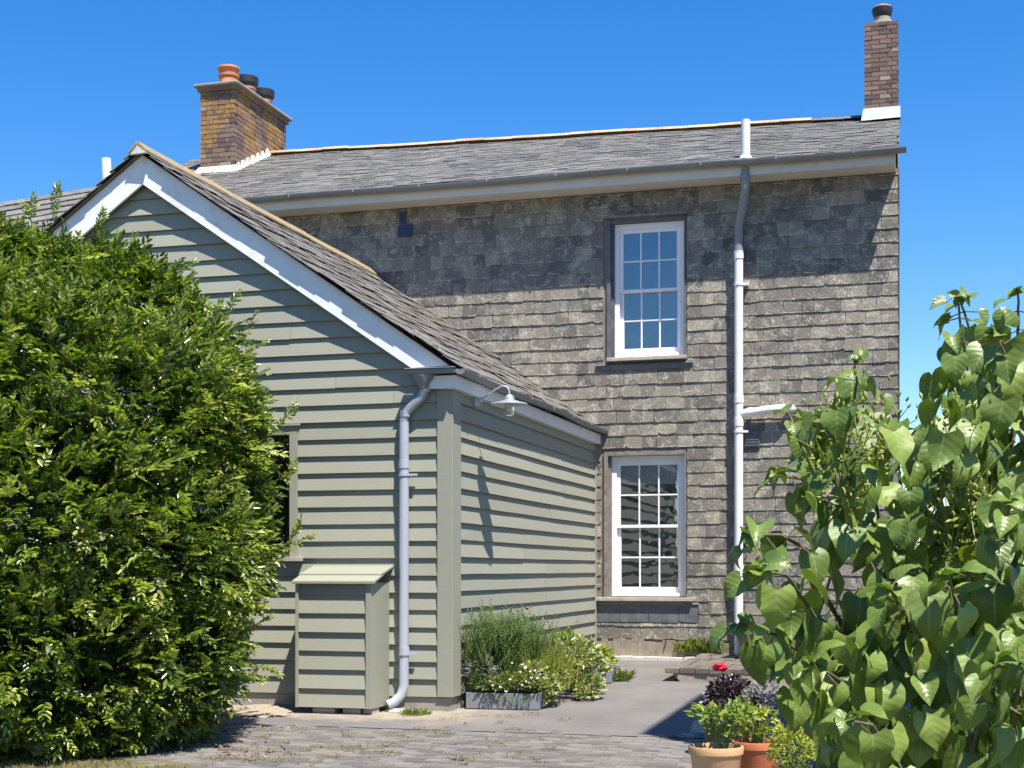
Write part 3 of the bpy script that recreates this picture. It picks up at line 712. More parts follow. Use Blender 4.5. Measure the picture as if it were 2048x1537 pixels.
# ------------------------------------------------------------------ the low wing beyond the shed
wing = thing('slate_roofed_wing', 'low slate-roofed wing with white vent pipe behind the shed gable', 'building', (-14.5, 20, 0))
pA, pB = at_d(-60, 418, 22.0), at_d(205, 374, 23.4)
ux = (pB - pA); Lw = ux.length + .3; ux.normalize(); back = Vector((-ux.y, ux.x, 0)).normalized(); front = -back
uz = (back * math.cos(.45) + Vector((0, 0, 1)) * math.sin(.45)).normalized(); un = ux.cross(uz).normalized()
mb = MB(); sl = 1.9; A = pA - ux * 4; eav = A - uz * sl; LL = Lw + 4
mb.add([eav, eav + ux * LL, A + ux * LL, A], [(0, 1, 2, 3)]); bk = A + back * 1.7 - Vector((0, 0, .8)); mb.add([A, A + ux * LL, bk + ux * LL, bk], [(0, 1, 2, 3)])
wr = mb.build('roof', 'roof_slate', wing)
pcs = []; k = 0; e = .24
while k * e < sl - .02:
    x = -rr.random() * .2
    while x < LL:
        w = min(rr.uniform(.3, .5), LL - x + .02); v, f, tn = slate(eav + uz * k * e + ux * x, ux, uz, un, w, min(e, sl - k * e), .016, rr.gauss(.72, .18), rr, .03); pcs.append((score(v[0], .1), v, f, tn)); x += w
    k += 1
show(pcs, wr, 'roof_slate', 'roof_slate', 'roof_slating', 120)
mb = MB(); w0 = eav + back * .25
mb.add([Vector((w0.x, w0.y, 0)), Vector((w0.x, w0.y, 0)) + Vector((ux.x, ux.y, 0)) * LL, w0 + ux * LL, w0], [(0, 1, 2, 3)])
mb.build('wall', 'concrete', wing)
mb = MB(); g0 = eav - Vector((0, 0, .14)); mb.prism([g0, g0 + Vector((0, 0, .12)), g0 + back * .03 + Vector((0, 0, .12)), g0 + back * .03], ux * LL); mb.build('fascia', 'gutter_grey', wing)
vt = at_d(212, 318, 22.4); vb = at_d(217, 420, 22.4)
m = MB(); m.tube([vb, vt], .075, 16); m.build('vent_pipe', 'pipe_white', wing, smooth=True)

# ------------------------------------------------------------------ the weatherboarded shed
shed = thing('weatherboarded_shed', 'grey-green weatherboarded shed with white bargeboards against the slate house', 'shed', (-7.4, 15.8, 0))
YF = 12.82; XS = -4.25; XA = -7.40; MR = 0.69; ZA = 5.43                     # front, side wall, ridge line, pitch, ridge height
XSL = 2 * XA - XS
def zroof(X): return ZA - MR * abs(X - XA)
mb = MB()
hole = (-6.75, -5.86, 1.46, 2.67)
zt_ = 3.05
for (a, b, c, d) in ((XSL, hole[0], .02, zt_), (hole[1], XS - .02, .02, zt_), (hole[0], hole[1], .02, hole[2]), (hole[0], hole[1], hole[3], zt_)):
    mb.add([(a, YF + .02, c), (b, YF + .02, c), (b, YF + .02, d), (a, YF + .02, d)], [(0, 1, 2, 3)])
mb.add([(XSL, YF + .02, zt_), (XS - .02, YF + .02, zt_), (XA, YF + .02, ZA - .2)], [(0, 1, 2)])
mb.add([(XS - .02, YF + .02, .02), (XS - .02, YW, .02), (XS - .02, YW, zt_), (XS - .02, YF + .02, zt_)], [(0, 1, 2, 3)])
mb.add([(XSL, YF + .02, .02), (XSL, YW, .02), (XSL, YW, zt_), (XSL, YF + .02, zt_)], [(3, 2, 1, 0)])
swall = mb.build('wall', 'board_paint', shed)
EXP = .1617; Z0 = .127
rb = random.Random(21)
def board(P0, P1, Q0, Q1, out, tone, parent, bow=True):
    """feather-edged board: bottom edge P0-P1, top edge Q0-Q1, thick at the bottom"""
    P0, P1, Q0, Q1, out = map(Vector, (P0, P1, Q0, Q1, out)); n = max(1, int((P1 - P0).length / .6)); rows = []
    t0 = .035 + rb.uniform(-.003, .005); j = .0022
    for i in range(n + 1):
        s = i / n; b, t_ = P0.lerp(P1, s), Q0.lerp(Q1, s); dz = Vector((0, 0, rb.uniform(-j, j))); oo = rb.uniform(-.0015, .0015)
        rows += [b + dz + Vector((0, 0, .012)) + out * .006, b + dz + out * (t0 - .003 + oo), b + dz + Vector((0, 0, .004)) + out * (t0 + oo), t_ + out * .006, t_ + out * .001]
    m = 5; fs = []
    for i in range(n):
        a, c = i * m, (i + 1) * m
        fs += [(a, c, c + 1, a + 1), (a + 1, c + 1, c + 2, a + 2), (a + 2, c + 2, c + 3, a + 3), (a + 3, c + 3, c + 4, a + 4)]
    fs += [(0, 1, 2, 3, 4), tuple(n * m + i for i in (4, 3, 2, 1, 0))]
    return MB().add(rows, fs, tone).build('board', 'board_paint', parent)
def gab(z):                                             # half width of the gable at height z, tucked behind the bargeboards
    return min(XS - XA - .06, (ZA - .16 - z) / MR)
k = 0
while True:
    z0 = Z0 + k * EXP; z1 = z0 + EXP + .018
    if gab(z0) < .05: break
    h0, h1 = gab(z0), max(.012, gab(z1)); tone = rb.random()
    l0, r0, l1, r1 = XA - h0, min(XA + h0, XS - .115), XA - h1, min(XA + h1, XS - .115)
    if z0 < hole[3] - .02 and z1 > hole[2] + .05:
        board((l0, YF, z0), (hole[0] - .08, YF, z0), (l1, YF, z1), (hole[0] - .08, YF, z1), (0, -1, 0), tone, swall)
        l0 = l1 = hole[1] + .085
    xm = rb.uniform(max(l0, l1) + .4, min(r0, r1) - .4) if min(r0, r1) - max(l0, l1) > 1.6 else None
    if xm and rb.random() < .45:
        board((l0, YF, z0), (xm - .0015, YF, z0), (l1, YF, z1), (xm - .0015, YF, z1), (0, -1, 0), tone, swall)
        board((xm + .0015, YF, z0 + rb.uniform(-.003, .003)), (r0, YF, z0), (xm + .0015, YF, z1), (r1, YF, z1), (0, -1, 0), rb.random(), swall)
    else: board((l0, YF, z0), (r0, YF, z0), (l1, YF, z1), (r1, YF, z1), (0, -1, 0), tone, swall)
    k += 1
for k in range(18):
    z0 = Z0 + k * EXP + .012; z1 = min(z0 + EXP + .018, 3.02)
    ym = 13.03 + rb.choice((1.5, 2.4, 3.3, 4.2)) + rb.uniform(-.2, .2)
    board((XS, 13.03, z0), (XS, ym - .0015, z0), (XS, 13.03, z1), (XS, ym - .0015, z1), (1, 0, 0), rb.random(), swall)
    board((XS, ym + .0015, z0 + rb.uniform(-.003, .003)), (XS, YW - .085, z0), (XS, ym + .0015, z1), (XS, YW - .085, z1), (1, 0, 0), rb.random(), swall)
mb = MB(); mb.prism([(XS - .113, YF - .045, .13), (XS + .04, YF - .045, .13), (XS + .04, 13.028, .13), (XS + .001, 13.028, .13), (XS + .001, YF - .004, .13), (XS - .113, YF - .004, .13)], (0, 0, 2.88))
mb.build('corner_post', 'board_paint', shed, bevel=.004)
mb = MB(); mb.box(XS + .001, XS + .04, YW - .083, YW - .02, .14, 2.98); mb.build('end_post', 'board_paint', shed, bevel=.003)
mb = MB(); mb.box(XSL, XS + .012, YF - .012, YF + .2, -.03, .124); mb.box(XS - .2, XS + .013, YF + .21, YW - .01, -.03, .135); mb.build('plinth', 'concrete', shed, wob=.004, bevel=.01)
# window beside the shrub
mb = MB(); a, b, c, d = hole
mb.box(b, b + .083, YF - .04, YF + .015, c - .02, d + .02); mb.box(a - .078, a, YF - .04, YF + .015, c - .02, d + .02); mb.box(a, b, YF - .039, YF + .015, d - .06, d + .019)
mb.box(a - .12, b + .11, YF - .06, YF + .015, d + .021, d + .055)
sw = mb.build('window', 'board_paint', shed, bevel=.003)
mb = MB(); mb.box(a - .1, b + .14, YF - .09, YF + .03, c - .065, c - .021); mb.build('sill', 'wood_sill', sw, bevel=.004)
mb = MB(); mb.add([(a, YF + .03, c), (b, YF + .03, c), (b, YF + .03, d), (a, YF + .03, d)], [(0, 1, 2, 3)]); mb.build('pane', 'glass', sw)
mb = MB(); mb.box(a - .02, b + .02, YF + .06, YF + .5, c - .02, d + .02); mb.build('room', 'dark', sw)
# bargeboards
def barge(sg):
    mb = MB(); w = .29; y = YF - .105
    x0, x1 = XA, XA + sg * (3.13 if sg > 0 else 3.3)
    def zt(X): return zroof(X) - .035
    bot = XS - .33 if sg > 0 else x1
    if sg > 0: poly = [(x0, y, zt(x0)), (x1, y, zt(x1)), (x1 - .36, y, zt(x1) + .0), (x1 - .43, y, zt(x1 - .43) - w), (x0, y, zt(x0) - w)]
    if sg > 0: poly = [(x0, y, zt(x0)), (x1 + .05, y, zt(x1 + .05)), (x1 - .33, y, zt(x1 + .05) - .01), (x0, y, zt(x0) - w)]
    else: poly = [(x0, y, zt(x0)), (x0, y, zt(x0) - w), (x1, y, zt(x1) - w), (x1, y, zt(x1))]
    if sg < 0: poly = poly[::-1]
    mb.prism(poly, (0, .028, 0)); return mb.build('bargeboard', 'white_paint', shed, bevel=.003)
barge(1); barge(-1)
mb = MB()
for sg in (1, -1):                                      # boxing behind the boards
    x1 = XA + sg * 3.0
    mb.prism([(XA, YF - .076, zroof(XA) - .06), (x1, YF - .076, zroof(x1) - .06), (x1, YF - .076, zroof(x1) - .10), (XA, YF - .076, zroof(XA) - .10)], (0, .06, 0))
mb.build('verge_batten', 'white_paint', shed)
# roof
YV = YF - .175
mb = MB(); XE = XS + .17; XEL = 2 * XA - XE - .05
mb.add([(XA, YV + .02, ZA - .03), (XE, YV + .02, zroof(XE) - .03), (XE, YW - .005, zroof(XE) - .03), (XA, YW - .005, ZA - .03)], [(0, 1, 2, 3)])
mb.add([(XA, YV + .02, ZA - .03), (XEL, YV + .02, zroof(XEL) - .03), (XEL, YW - .005, zroof(XEL) - .03), (XA, YW - .005, ZA - .03)], [(3, 2, 1, 0)])
mb.box(XSL, XS - .03, YF + .03, YW - .01, 2.99, 3.0)
sroof = mb.build('roof', 'shed_slate', shed)
L = Vector((XE - XA, 0, zroof(XE) - ZA)); Ln = L.length; NRS = 21
for sg in (1, -1):
    pcs = []
    up = Vector((-sg * (XE - XA), 0, ZA - zroof(XE))).normalized(); uy = Vector((0, sg, 0)); un = uy.cross(up).normalized()
    e = Ln / NRS
    if un.z < 0: un = -un
    for k in range(NRS):
        base = Vector((XA + sg * (XE - XA), 0, zroof(XE))) + up * (k * e); y = YV - (0 if k % 2 else .0); first = True
        while y < YW - .01:
            w = rb.choice((.2, .24, .27, .3)); w = (w * .6 if first and k % 2 else w); w = min(w, YW - .008 - y); first = False
            if w < .03: break
            jit = rb.uniform(-.012, .012) if y <= YV + .001 else 0
            bb = base + Vector((0, y + jit, 0)) + un * rb.uniform(0, .006); wave = .018 * math.sin(y * 1.6 + k * .25) + .010 * math.sin(y * 4 + k)
            bb += un * wave * .8
            if sg > 0: v, f, tn = slate(bb, uy, up, un, w, e, .0055 + rb.random() * .004, min(1, max(0, rb.gauss(.5, .24))), rb, .05, .7, .3)
            else: v, f, tn = slate(bb + Vector((0, w, 0)), uy, up, un, w, e, .011, min(1, max(0, rb.gauss(.4, .24))), rb, .05)
            pcs.append((score(bb, w * e) if sg > 0 else (score(bb, w * e) if y < YV + .2 else 0), v, f, tn)); y += w
    show(pcs, sroof, 'roof_slate', 'shed_slate', 'roof_slating', 290 if sg > 0 else 10)
y = YV - .03
while y < YW - .02:
    LL_ = min(.44, YW - .01 - y); mb = MB(); q = rb.uniform(-.004, .006); w = .10
    pr = [(-w, -w * MR + .012), (-.02, .03), (.02, .03), (w, -w * MR + .012), (w * .96, -w * MR - .012), (0, .0), (-w * .96, -w * MR - .012)]
    mb.prism([(XA + a, y, ZA + .035 + b + q) for a, b in pr], (0, LL_ - .006, 0)); mb.build('ridge_tile', 'ridge_lichen', sroof, bevel=.004); y += .44
mb = MB(); mb.prism([(XA - .10, YV - .025, ZA - .045), (XA + .10, YV - .025, ZA - .045), (XA + .02, YV - .025, ZA + .04), (XA - .02, YV - .025, ZA + .04)], (0, .04, 0)); mb.build('mortar_fillet', 'lime_mortar', sroof, wob=.006)
# eaves of the side wall, gutter with its return on the front
mb = MB(); mb.box(XS + .075, XS + .097, YF - .08, YW - .03, 2.985, 3.115); mb.build('fascia', 'white_paint', shed, bevel=.003)
mb = MB(); mb.box(XS + .001, XS + .074, YF - .07, YW - .031, 2.99, 3.005); mb.build('soffit', 'white_paint', shed)
mb = MB(); mb.prism([(XS - .24, YF - .105, 2.995), (XS + .097, YF - .105, 2.985), (XS + .097, YF - .105, 3.112), (XS - .17, YF - .105, 3.112)], (0, .022, 0)); mb.build('boxed_end', 'white_paint', shed, bevel=.003)
gutter('gutter', (XS + .152, YF - .17, 3.158), (XS + .152, YW - .03, 3.168), (1, 0, 0), .052, 'gutter_grey', shed)
mb = MB(); mb.box(XS - .36, XS + .1, YF - .20, YF - .108, 3.125, 3.165); mb.box(XS - .38, XS + .11, YF - .215, YF - .1, 3.166, 3.176)
mb.build('gutter_return', 'gutter_grey', shed, bevel=.006)
xd, yd = -4.64, YF - .085
pz = lambda px, py: (lambda p: p)(at_y(px, py, yd))
hp = at_y(850, 752, yd)
m = MB(); m.lathe([(.045, -.10), (.055, -.06), (.10, .0), (.105, .03), (.09, .03), (.05, -.04)], (hp.x, yd - .04, 3.095), 14, sy=.7); m.build('hopper', 'gutter_grey', shed, smooth=True)
pp = [at_y(850, 762, yd), at_y(851, 778, yd), at_y(843, 795, yd), at_y(822, 815, yd), at_y(811, 828, yd), at_y(808, 845, yd), at_y(808, 880, yd)]
m = MB(); m.tube(pp, .044, 14)
for p in (pp[1], pp[4]): m.tube([p + Vector((0, 0, .03)), p - Vector((0, 0, .03))], .05, 14)
m.build('swan_neck', 'zinc', shed, smooth=True)
xb = at_y(808, 1000, yd).x
m = MB(); m.tube([(xb, yd, pp[5].z), (xb, yd, .24), (xb - .02, yd - .01, .15), (xb - .075, yd - .05, .085), (xb - .13, yd - .09, .055)], .046, 16)
for zz in (2.30, .55): m.tube([(xb, yd, zz + .04), (xb, yd, zz - .04)], .052, 16)
dp = m.build('downpipe', 'pipe_lilac', shed, smooth=True)
m = MB()
for zz in (2.20, .53): m.tube([(xb, yd, zz + .012), (xb, yd, zz - .012)], .055, 14); m.box(xb + .05, xb + .13, yd - .01, yd + .012, zz - .012, zz + .012)
m.build('pipe_clip', 'pipe_lilac', dp, smooth=True)

# ------------------------------------------------------------------ boarded cupboard in front of the shed
bx0, bx1, by0, by1 = -5.585, -4.85, 12.37, YF - .03
cup = thing('boarded_cupboard', 'small boarded store cupboard with a sloping plank lid beside the downpipe', 'cupboard', (-5.2, 12.6, 0))
mb = MB(); mb.box(bx0, bx1, by0, by1, .045, 1.20); body = mb.build('body', 'board_paint', cup)
for k in range(7):
    z0 = .05 + k * .1725; z1 = z0 + .186
    board((bx0 + .022, by0 - .002, z0), (bx1 - .05, by0 - .002, z0), (bx0 + .022, by0 - .002, min(z1, 1.20)), (bx1 - .05, by0 - .002, min(z1, 1.20)), (0, -1, 0), rb.random(), body)
mb = MB(); mb.box(bx0 - .008, bx0 + .02, by0 - .044, by0 + .04, .045, 1.195); mb.build('corner_board', 'board_paint', cup, bevel=.003)
mb = MB(); mb.box(bx1 - .048, bx1 + .008, by0 - .044, by0 + .03, .045, 1.195); mb.build('corner_board', 'board_paint', cup, bevel=.003)
mb = MB(); mb.box(bx1 + .001, bx1 + .009, by0 + .031, by1, .045, 1.195); mb.build('side_board', 'board_paint', cup, bevel=.003)
for (ya, za, yb_, zb_) in ((by0 - .075, 1.185, by0 + .17, 1.262), (by0 + .10, 1.252, by1 + .01, 1.335)):
    mb = MB(); mb.prism([(bx0 - .03, ya, za), (bx0 - .03, yb_, zb_), (bx0 - .03, yb_, zb_ + .022), (bx0 - .03, ya, za + .028)], (bx1 - bx0 + .08, 0, 0)); mb.build('lid_board', 'board_paint', cup, bevel=.004)
for (x, w) in ((-5.45, .22), (-5.15, .18), (-4.95, .1)):
    mb = MB(); mb.box(x, x + w, by0 + .02, by0 + .2, gz(12.4) - .01, .043); mb.build('foot', 'pale_rock', cup, bevel=.012, wob=.006)

# ------------------------------------------------------------------ wall lamp
lp = Vector((XS + .03, 13.49, 2.93)); sc_ = Vector((XS + .38, 13.49, 2.955))
lamp = thing('wall_lamp', 'galvanised swan-neck wall lamp under the shed eaves', 'lamp', lp)
m = MB(); m.box(XS + .006, XS + .07, 13.42, 13.55, 2.90, 3.02); m.lathe([(0, .05), (.03, .05), (.035, .0), (0, 0)], (XS + .08, 13.49, 2.945), 12); m.build('wall_bracket', 'zinc', lamp, bevel=.008)
arc = [(XS + .06, 13.49, 2.955), (XS + .16, 13.49, 3.01), (XS + .24, 13.49, 3.065), (XS + .31, 13.49, 3.095), (XS + .355, 13.49, 3.085), (XS + .378, 13.49, 3.05), (XS + .38, 13.49, 2.99)]
m = MB(); m.tube(arc, .010, 10); m.build('arm', 'zinc', lamp, smooth=True)
m = MB(); m.lathe([(0, .055), (.03, .052), (.048, .03), (.05, .005), (.10, -.012), (.17, -.03), (.182, -.042), (.178, -.046), (.10, -.03), (.03, -.012)], sc_, 28); m.build('shade', 'zinc', lamp, smooth=True)
m = MB(); m.lathe([(.047, -.02), (.05, -.04), (.05, -.12), (.042, -.145), (0, -.155)], sc_, 18); m.build('glass_jar', 'lamp_glass', lamp, smooth=True)
m = MB(); m.lathe([(.012, -.02), (.014, -.05), (.026, -.075), (.024, -.1), (0, -.115)], sc_, 12); m.build('bulb', 'blind_cloth', lamp, smooth=True)

# ------------------------------------------------------------------ stone doorstep by the house wall
steps = thing('stone_steps', 'low stone doorstep with slab top in front of the slate wall', 'steps', (-1.8, 17.4, .1))
mb = MB(); mb.prism([(-2.70, 16.045, .16), (-2.58, 16.045, .02), (-.7, 16.045, .02), (-.7, 16.045, .16)], (0, 2.82, 0)); mb.build('base', 'plinth_render', steps, wob=.004)
y = 16.02; k = 0
while y < 18.8:
    d_ = min(.46, 18.86 - y); x = -2.79
    while x < -.7:
        w = rr.uniform(.13, .2); mb = MB(); zt2 = .222 + rr.uniform(-.006, .008)
        mb.box(x, x + w - .008, y + rr.uniform(0, .02), y + d_ - .01, .162, zt2, rr.random()); mb.build('slab', 'slab_stone', steps, bevel=.006, wob=.004); x += w
    y += .92 if k == 99 else d_; k += 1
mb = MB(); mb.box(-2.2, -.7, 17.9, 18.86, .225, .52); mb.build('base', 'plinth_render', steps)
x = -2.3
for w in (.62, .55, .5):
    mb = MB(); mb.box(x, x + w - .01, 17.8, 18.87, .522, .60 + rr.uniform(-.01, .01), rr.random()); mb.build('slab', 'slab_stone', steps, bevel=.01, wob=.008); x += w

# ------------------------------------------------------------------ unseen barn, added to cast the straight-edged shadow on the drive
barn = thing('shadow_barn', 'unseen tall barn added at the right to cast a shadow on the drive', 'barn', (3, 10.2, 0))
bX0, bX1, bY0, bY1, bH = .76, 5.4, 8.6, 11.8, 8.55
mb = MB(); mb.box(bX0, bX1, bY0, bY1, -.2, bH); mb.prism([(bX0, bY0, bH), (bX1, bY0, bH), ((bX0 + bX1) / 2, bY0, bH + 1.2)], (0, bY1 - bY0, 0)); mb.build('wall', 'shadow_barn_render', barn)
mb = MB(); xm = (bX0 + bX1) / 2
mb.prism([(bX0 - .02, bY0 - .02, bH + .01), (xm, bY0 - .02, bH + 1.22), (xm, bY0 - .02, bH + 1.28), (bX0 - .02, bY0 - .02, bH + .07)], (0, bY1 - bY0 + .04, 0))
mb.prism([(bX1 + .02, bY0 - .02, bH + .01), (xm, bY0 - .02, bH + 1.22), (xm, bY0 - .02, bH + 1.28), (bX1 + .02, bY0 - .02, bH + .07)], (0, bY1 - bY0 + .04, 0)); mb.build('roof', 'roof_slate', barn)

for zz in (1.0, 3.6, 6.1):
    for yy in (8.95,):
        mb = MB(); mb.box(bX0 - .03, bX0 + .02, yy, yy + .06, zz, zz + 1.4); mb.box(bX0 - .03, bX0 + .02, yy + .74, yy + .8, zz, zz + 1.4)
        for q in (0, .66, 1.34): mb.box(bX0 - .028, bX0 + .02, yy + .06, yy + .74, zz + q, zz + q + .06)
        mb.box(bX0 - .026, bX0 + .018, yy + .38, yy + .42, zz + .06, zz + 1.34); mb.box(bX0 - .09, bX0 + .02, yy - .05, yy + .85, zz - .07, zz - .002)
        bw = mb.build('window', 'white_paint', barn); mb = MB(); mb.add([(bX0 - .006, yy + .06, zz + .06), (bX0 - .006, yy + .74, zz + .06), (bX0 - .006, yy + .74, zz + 1.34), (bX0 - .006, yy + .06, zz + 1.34)], [(0, 1, 2, 3)]); mb.build('pane', 'black_metal', bw)
mb = MB(); mb.box(bX0 - .03, bX0 - .001, bY0 - .03, bY1 + .03, -.2, .35); mb.build('plinth', 'concrete', barn)

# ------------------------------------------------------------------ sand, moss, grass, fallen leaves
def patch(name, mat, pts, cells=14, h=.03, dz=.004):
    """an irregular heap over a polygon"""
    xs = [p[0] for p in pts]; ys2 = [p[1] for p in pts]; V, Fc, idx = [], [], {}
    nx = int((max(xs) - min(xs)) / .05) + 1; ny = int((max(ys2) - min(ys2)) / .05) + 1; rq = random.Random(4)
    for i in range(nx):
        for j in range(ny):
            x, y = min(xs) + i * .05, min(ys2) + j * .05; wob_ = .05 * math.sin(x * 9) + .04 * math.sin(x * 23 + y * 7)
            if in_poly(x, y + wob_, pts):
                dist = min(abs((q[1] - p[1]) * x - (q[0] - p[0]) * y + q[0] * p[1] - q[1] * p[0]) / (math.hypot(q[0] - p[0], q[1] - p[1]) + 1e-6) for p, q in zip(pts, pts[1:] + pts[:1]))
                idx[i, j] = len(V); V.append((x + rq.uniform(-.015, .015), y + rq.uniform(-.015, .015), gz(y) + dz + min(1, dist / .12) * h * (.5 + .5 * rq.random()) - .003))
    for (i, j) in idx:
        q = [(i, j), (i + 1, j), (i + 1, j + 1), (i, j + 1)]
        if all(k in idx for k in q): Fc.append(tuple(idx[k] for k in q))
    o = MB().add(V, Fc).build(name, mat, smooth=True, kind='stuff'); return o
sand_pts = [at_g(*p).to_2d() for p in ((470, 1436), (520, 1440), (575, 1434), (600, 1424), (592, 1408), (555, 1400), (500, 1404), (474, 1418))]
tag(patch('sand', 'sand', [(p.x, p.y) for p in sand_pts], h=.02), 'small heap of pale sandy grit beside the cupboard under the shrub', 'sand')

def flat_bits(name, mat, centers, per, rad, size, label, cat, up=.3, kind='stuff'):
    P, T = [], []
    for (x, y, r_) in centers:
        n = int(per * r_ / rad)
        a = rng.uniform(0, 2 * np.pi, n); q = r_ * np.sqrt(rng.uniform(0, 1, n)); X = x + q * np.cos(a) * 1.6; Y = y + q * np.sin(a)
        Z = np.array([gz(v) for v in Y]) + .008 + rng.uniform(0, .012, n); P.append(np.stack([X, Y, Z], 1)); T.append(rng.uniform(0, 1, n))
    P = np.concatenate(P); T = np.concatenate(T); N = len(P)
    D = np.stack([rng.normal(0, 1, N), rng.normal(0, 1, N), rng.uniform(0, up, N)], 1); Nn = np.stack([rng.normal(0, .35, N), rng.normal(0, .35, N), np.ones(N)], 1)
    tv, tf = blade(1, .6, .2, .1)
    V, Fq, TT = scatter(tv, tf, np.zeros(2), frames(D, Nn, size * rng.uniform(.5, 1.4, N)), P, T)
    return tag(raw_mesh(name, V, Fq, TT, mat, kind=kind), label, cat)
cs = []
for px, py, r_ in [(445, 1518, .12), (640, 1500, .07), (760, 1492, .13), (700, 1497, .10), (1050, 1463, .06), (800, 1475, .10), (860, 1465, .09), (900, 1440, .06), (1010, 1436, .07), (960, 1434, .06), (1065, 1430, .06), (560, 1520, .10), (500, 1524, .06), (620, 1526, .07), (1390, 1476, .09), (1340, 1476, .05), (1000, 1447, .05), (790, 1512, .06), (1130, 1441, .04), (905, 1520, .06)]:
    p = at_g(px, py); cs.append((p.x, p.y, r_))
for _ in range(60):
    p = at_g(R.uniform(380, 1150), R.uniform(1445, 1535)); cs.append((p.x, p.y, R.uniform(.015, .05)))
flat_bits('moss', 'moss', cs, 90, .1, .016, 'yellow-green moss and lichen clumps in the joints of the grey paving', 'moss', .25)
cs = []
for _ in range(60):
    p = at_g(R.uniform(60, 560), R.uniform(1420, 1520)); cs.append((p.x, p.y, .12))
flat_bits('fallen_leaves', 'fallen_leaf', cs, 5, .12, .035, 'dry fallen leaves scattered on the paving under the big shrub', 'leaf litter', .6)

def tuft_field(name, mat, P, hgt, wid, lean, label=None, cat=None, parent=None, kind='stuff', tone=(0, 1)):
    N = len(P); D = np.stack([rng.normal(0, lean, N), rng.normal(0, lean, N), np.ones(N)], 1); Nn = np.stack([rng.normal(0, 1, N), rng.normal(0, 1, N), rng.normal(0, .1, N)], 1)
    tv, tf = blade(1, wid / hgt, .1, .25)
    V, Fq, TT = scatter(tv, tf, np.zeros(2), frames(D, Nn, hgt * rng.uniform(.5, 1.2, N)), P, rng.uniform(*tone, N))
    o = raw_mesh(name, V, Fq, TT, mat, parent, kind=kind)
    if label: tag(o, label, cat)
    return o
# dry lawn edge in the lower left corner
P = []
while len(P) < 9000:
    x, y = R.uniform(-7.5, -3.0), R.uniform(6.8, 10.2); u_ = to_px((x, y, gz(y)))
    edge = 1512 + max(0, u_[0] - 40) * .085 + 5 * math.sin(u_[0] * .05)
    if u_[1] > edge and u_[0] > -120 and u_[0] < 420: P.append((x, y, gz(y) - .012))
tuft_field('grass', 'dry_grass', np.array(P), .05, .006, .55, 'dry yellowed lawn edge beside the paving in the corner', 'grass')
sheet('lawn', 'earth', [(-9, 6.0), (-2.9, 6.0), (-4.3, 8.9), (-5.3, 9.45), (-6.0, 9.7), (-9, 10.4)], .003)

# ------------------------------------------------------------------ the big shrub in front of the shed
shrub = thing('leafy_shrub', 'big dense green small-leaved shrub filling the space before the shed gable', 'shrub', (-7.2, 11.4, 0))
sphs = [(30, 600, 12.2, .60), (150, 520, 12.3, .50), (235, 545, 12.3, .52), (300, 600, 12.3, .50), (370, 660, 12.3, .47), (410, 735, 12.2, .46), (100, 760, 11.6, 1.02), (270, 840, 11.6, .95), (410, 860, 11.9, .55), (440, 960, 12.1, .45),
        (448, 1075, 12.1, .43), (440, 830, 12.2, .40), (130, 1050, 11.2, 1.15), (310, 1090, 11.4, .88), (410, 1190, 11.8, .46), (462, 1130, 12.1, .33), (120, 1300, 11.0, .95), (310, 1300, 11.3, .72), (372, 1310, 11.6, .40), (415, 1330, 11.9, .22),
        (-80, 700, 11.4, 1.0), (-90, 1050, 11.0, 1.1), (-80, 1320, 10.9, .85), (20, 1400, 10.7, .50), (200, 1400, 11.0, .50), (330, 1385, 11.4, .40), (100, 495, 12.3, .30), (215, 478, 12.4, .30), (10, 470, 12.25, .42), (-55, 465, 12.1, .5), (70, 480, 12.3, .36), (485, 1100, 12.25, .22), (470, 800, 12.35, .24), (490, 905, 12.3, .20)]
sph = [(np.array(at_d(a - 6, b + (74 if b < 600 else 40 if b < 800 else 12), d)), r_ * .95) for a, b, d, r_ in sphs]
def sphere_points(n, cen, r_, others, inner=0.80):
    v = rng.normal(0, 1, (n, 3)); v /= np.linalg.norm(v, axis=1, keepdims=True)
    f = 1 + .10 * np.sin(v[:, 0] * 7 + cen[0] * 9) * np.sin(v[:, 2] * 6 + cen[2] * 5) + .06 * np.sin(v[:, 1] * 15 + v[:, 2] * 13)
    p = cen + v * (r_ * f * rng.uniform(.86, 1.04, n))[:, None]
    keep = np.ones(n, bool)
    for c2, r2 in others:
        if c2 is cen: continue
        keep &= np.linalg.norm(p - c2, axis=1) > r2 * inner
    return p[keep], v[keep]
def spray(seed, n=10, L=.18):
    g = np.random.default_rng(seed); vs_, fs_, ts = [], [], []; o = 0
    for i in range(n):
        s = (i + .6) / n; side = -1 if i % 2 else 1
        base = np.array([0, s * L, -.10 * L * s * s]); ll = .060 * (1.15 - .35 * s) * g.uniform(.8, 1.2)
        v, f = blade(ll, ll * .48, .20, .10)
        ang = side * (1.0 - .5 * s) + g.normal(0, .2); ti = side * g.normal(-.25, .25)
        Rz = np.array([[math.cos(ang), -math.sin(ang), 0], [math.sin(ang), math.cos(ang), 0], [0, 0, 1]])
        Ry = np.array([[math.cos(ti), 0, math.sin(ti)], [0, 1, 0], [-math.sin(ti), 0, math.cos(ti)]])
        Rx_ = g.normal(-.02, .22); Rx = np.array([[1, 0, 0], [0, math.cos(Rx_), -math.sin(Rx_)], [0, math.sin(Rx_), math.cos(Rx_)]])
        v = v @ (Rz @ Ry @ Rx).T + base; vs_.append(v); fs_.append(f + o); ts += [s * .18 + g.uniform(-.12, .12)] * len(f); o += len(v)
    return np.concatenate(vs_), np.concatenate(fs_), np.array(ts)
parts = []; tw = MB()
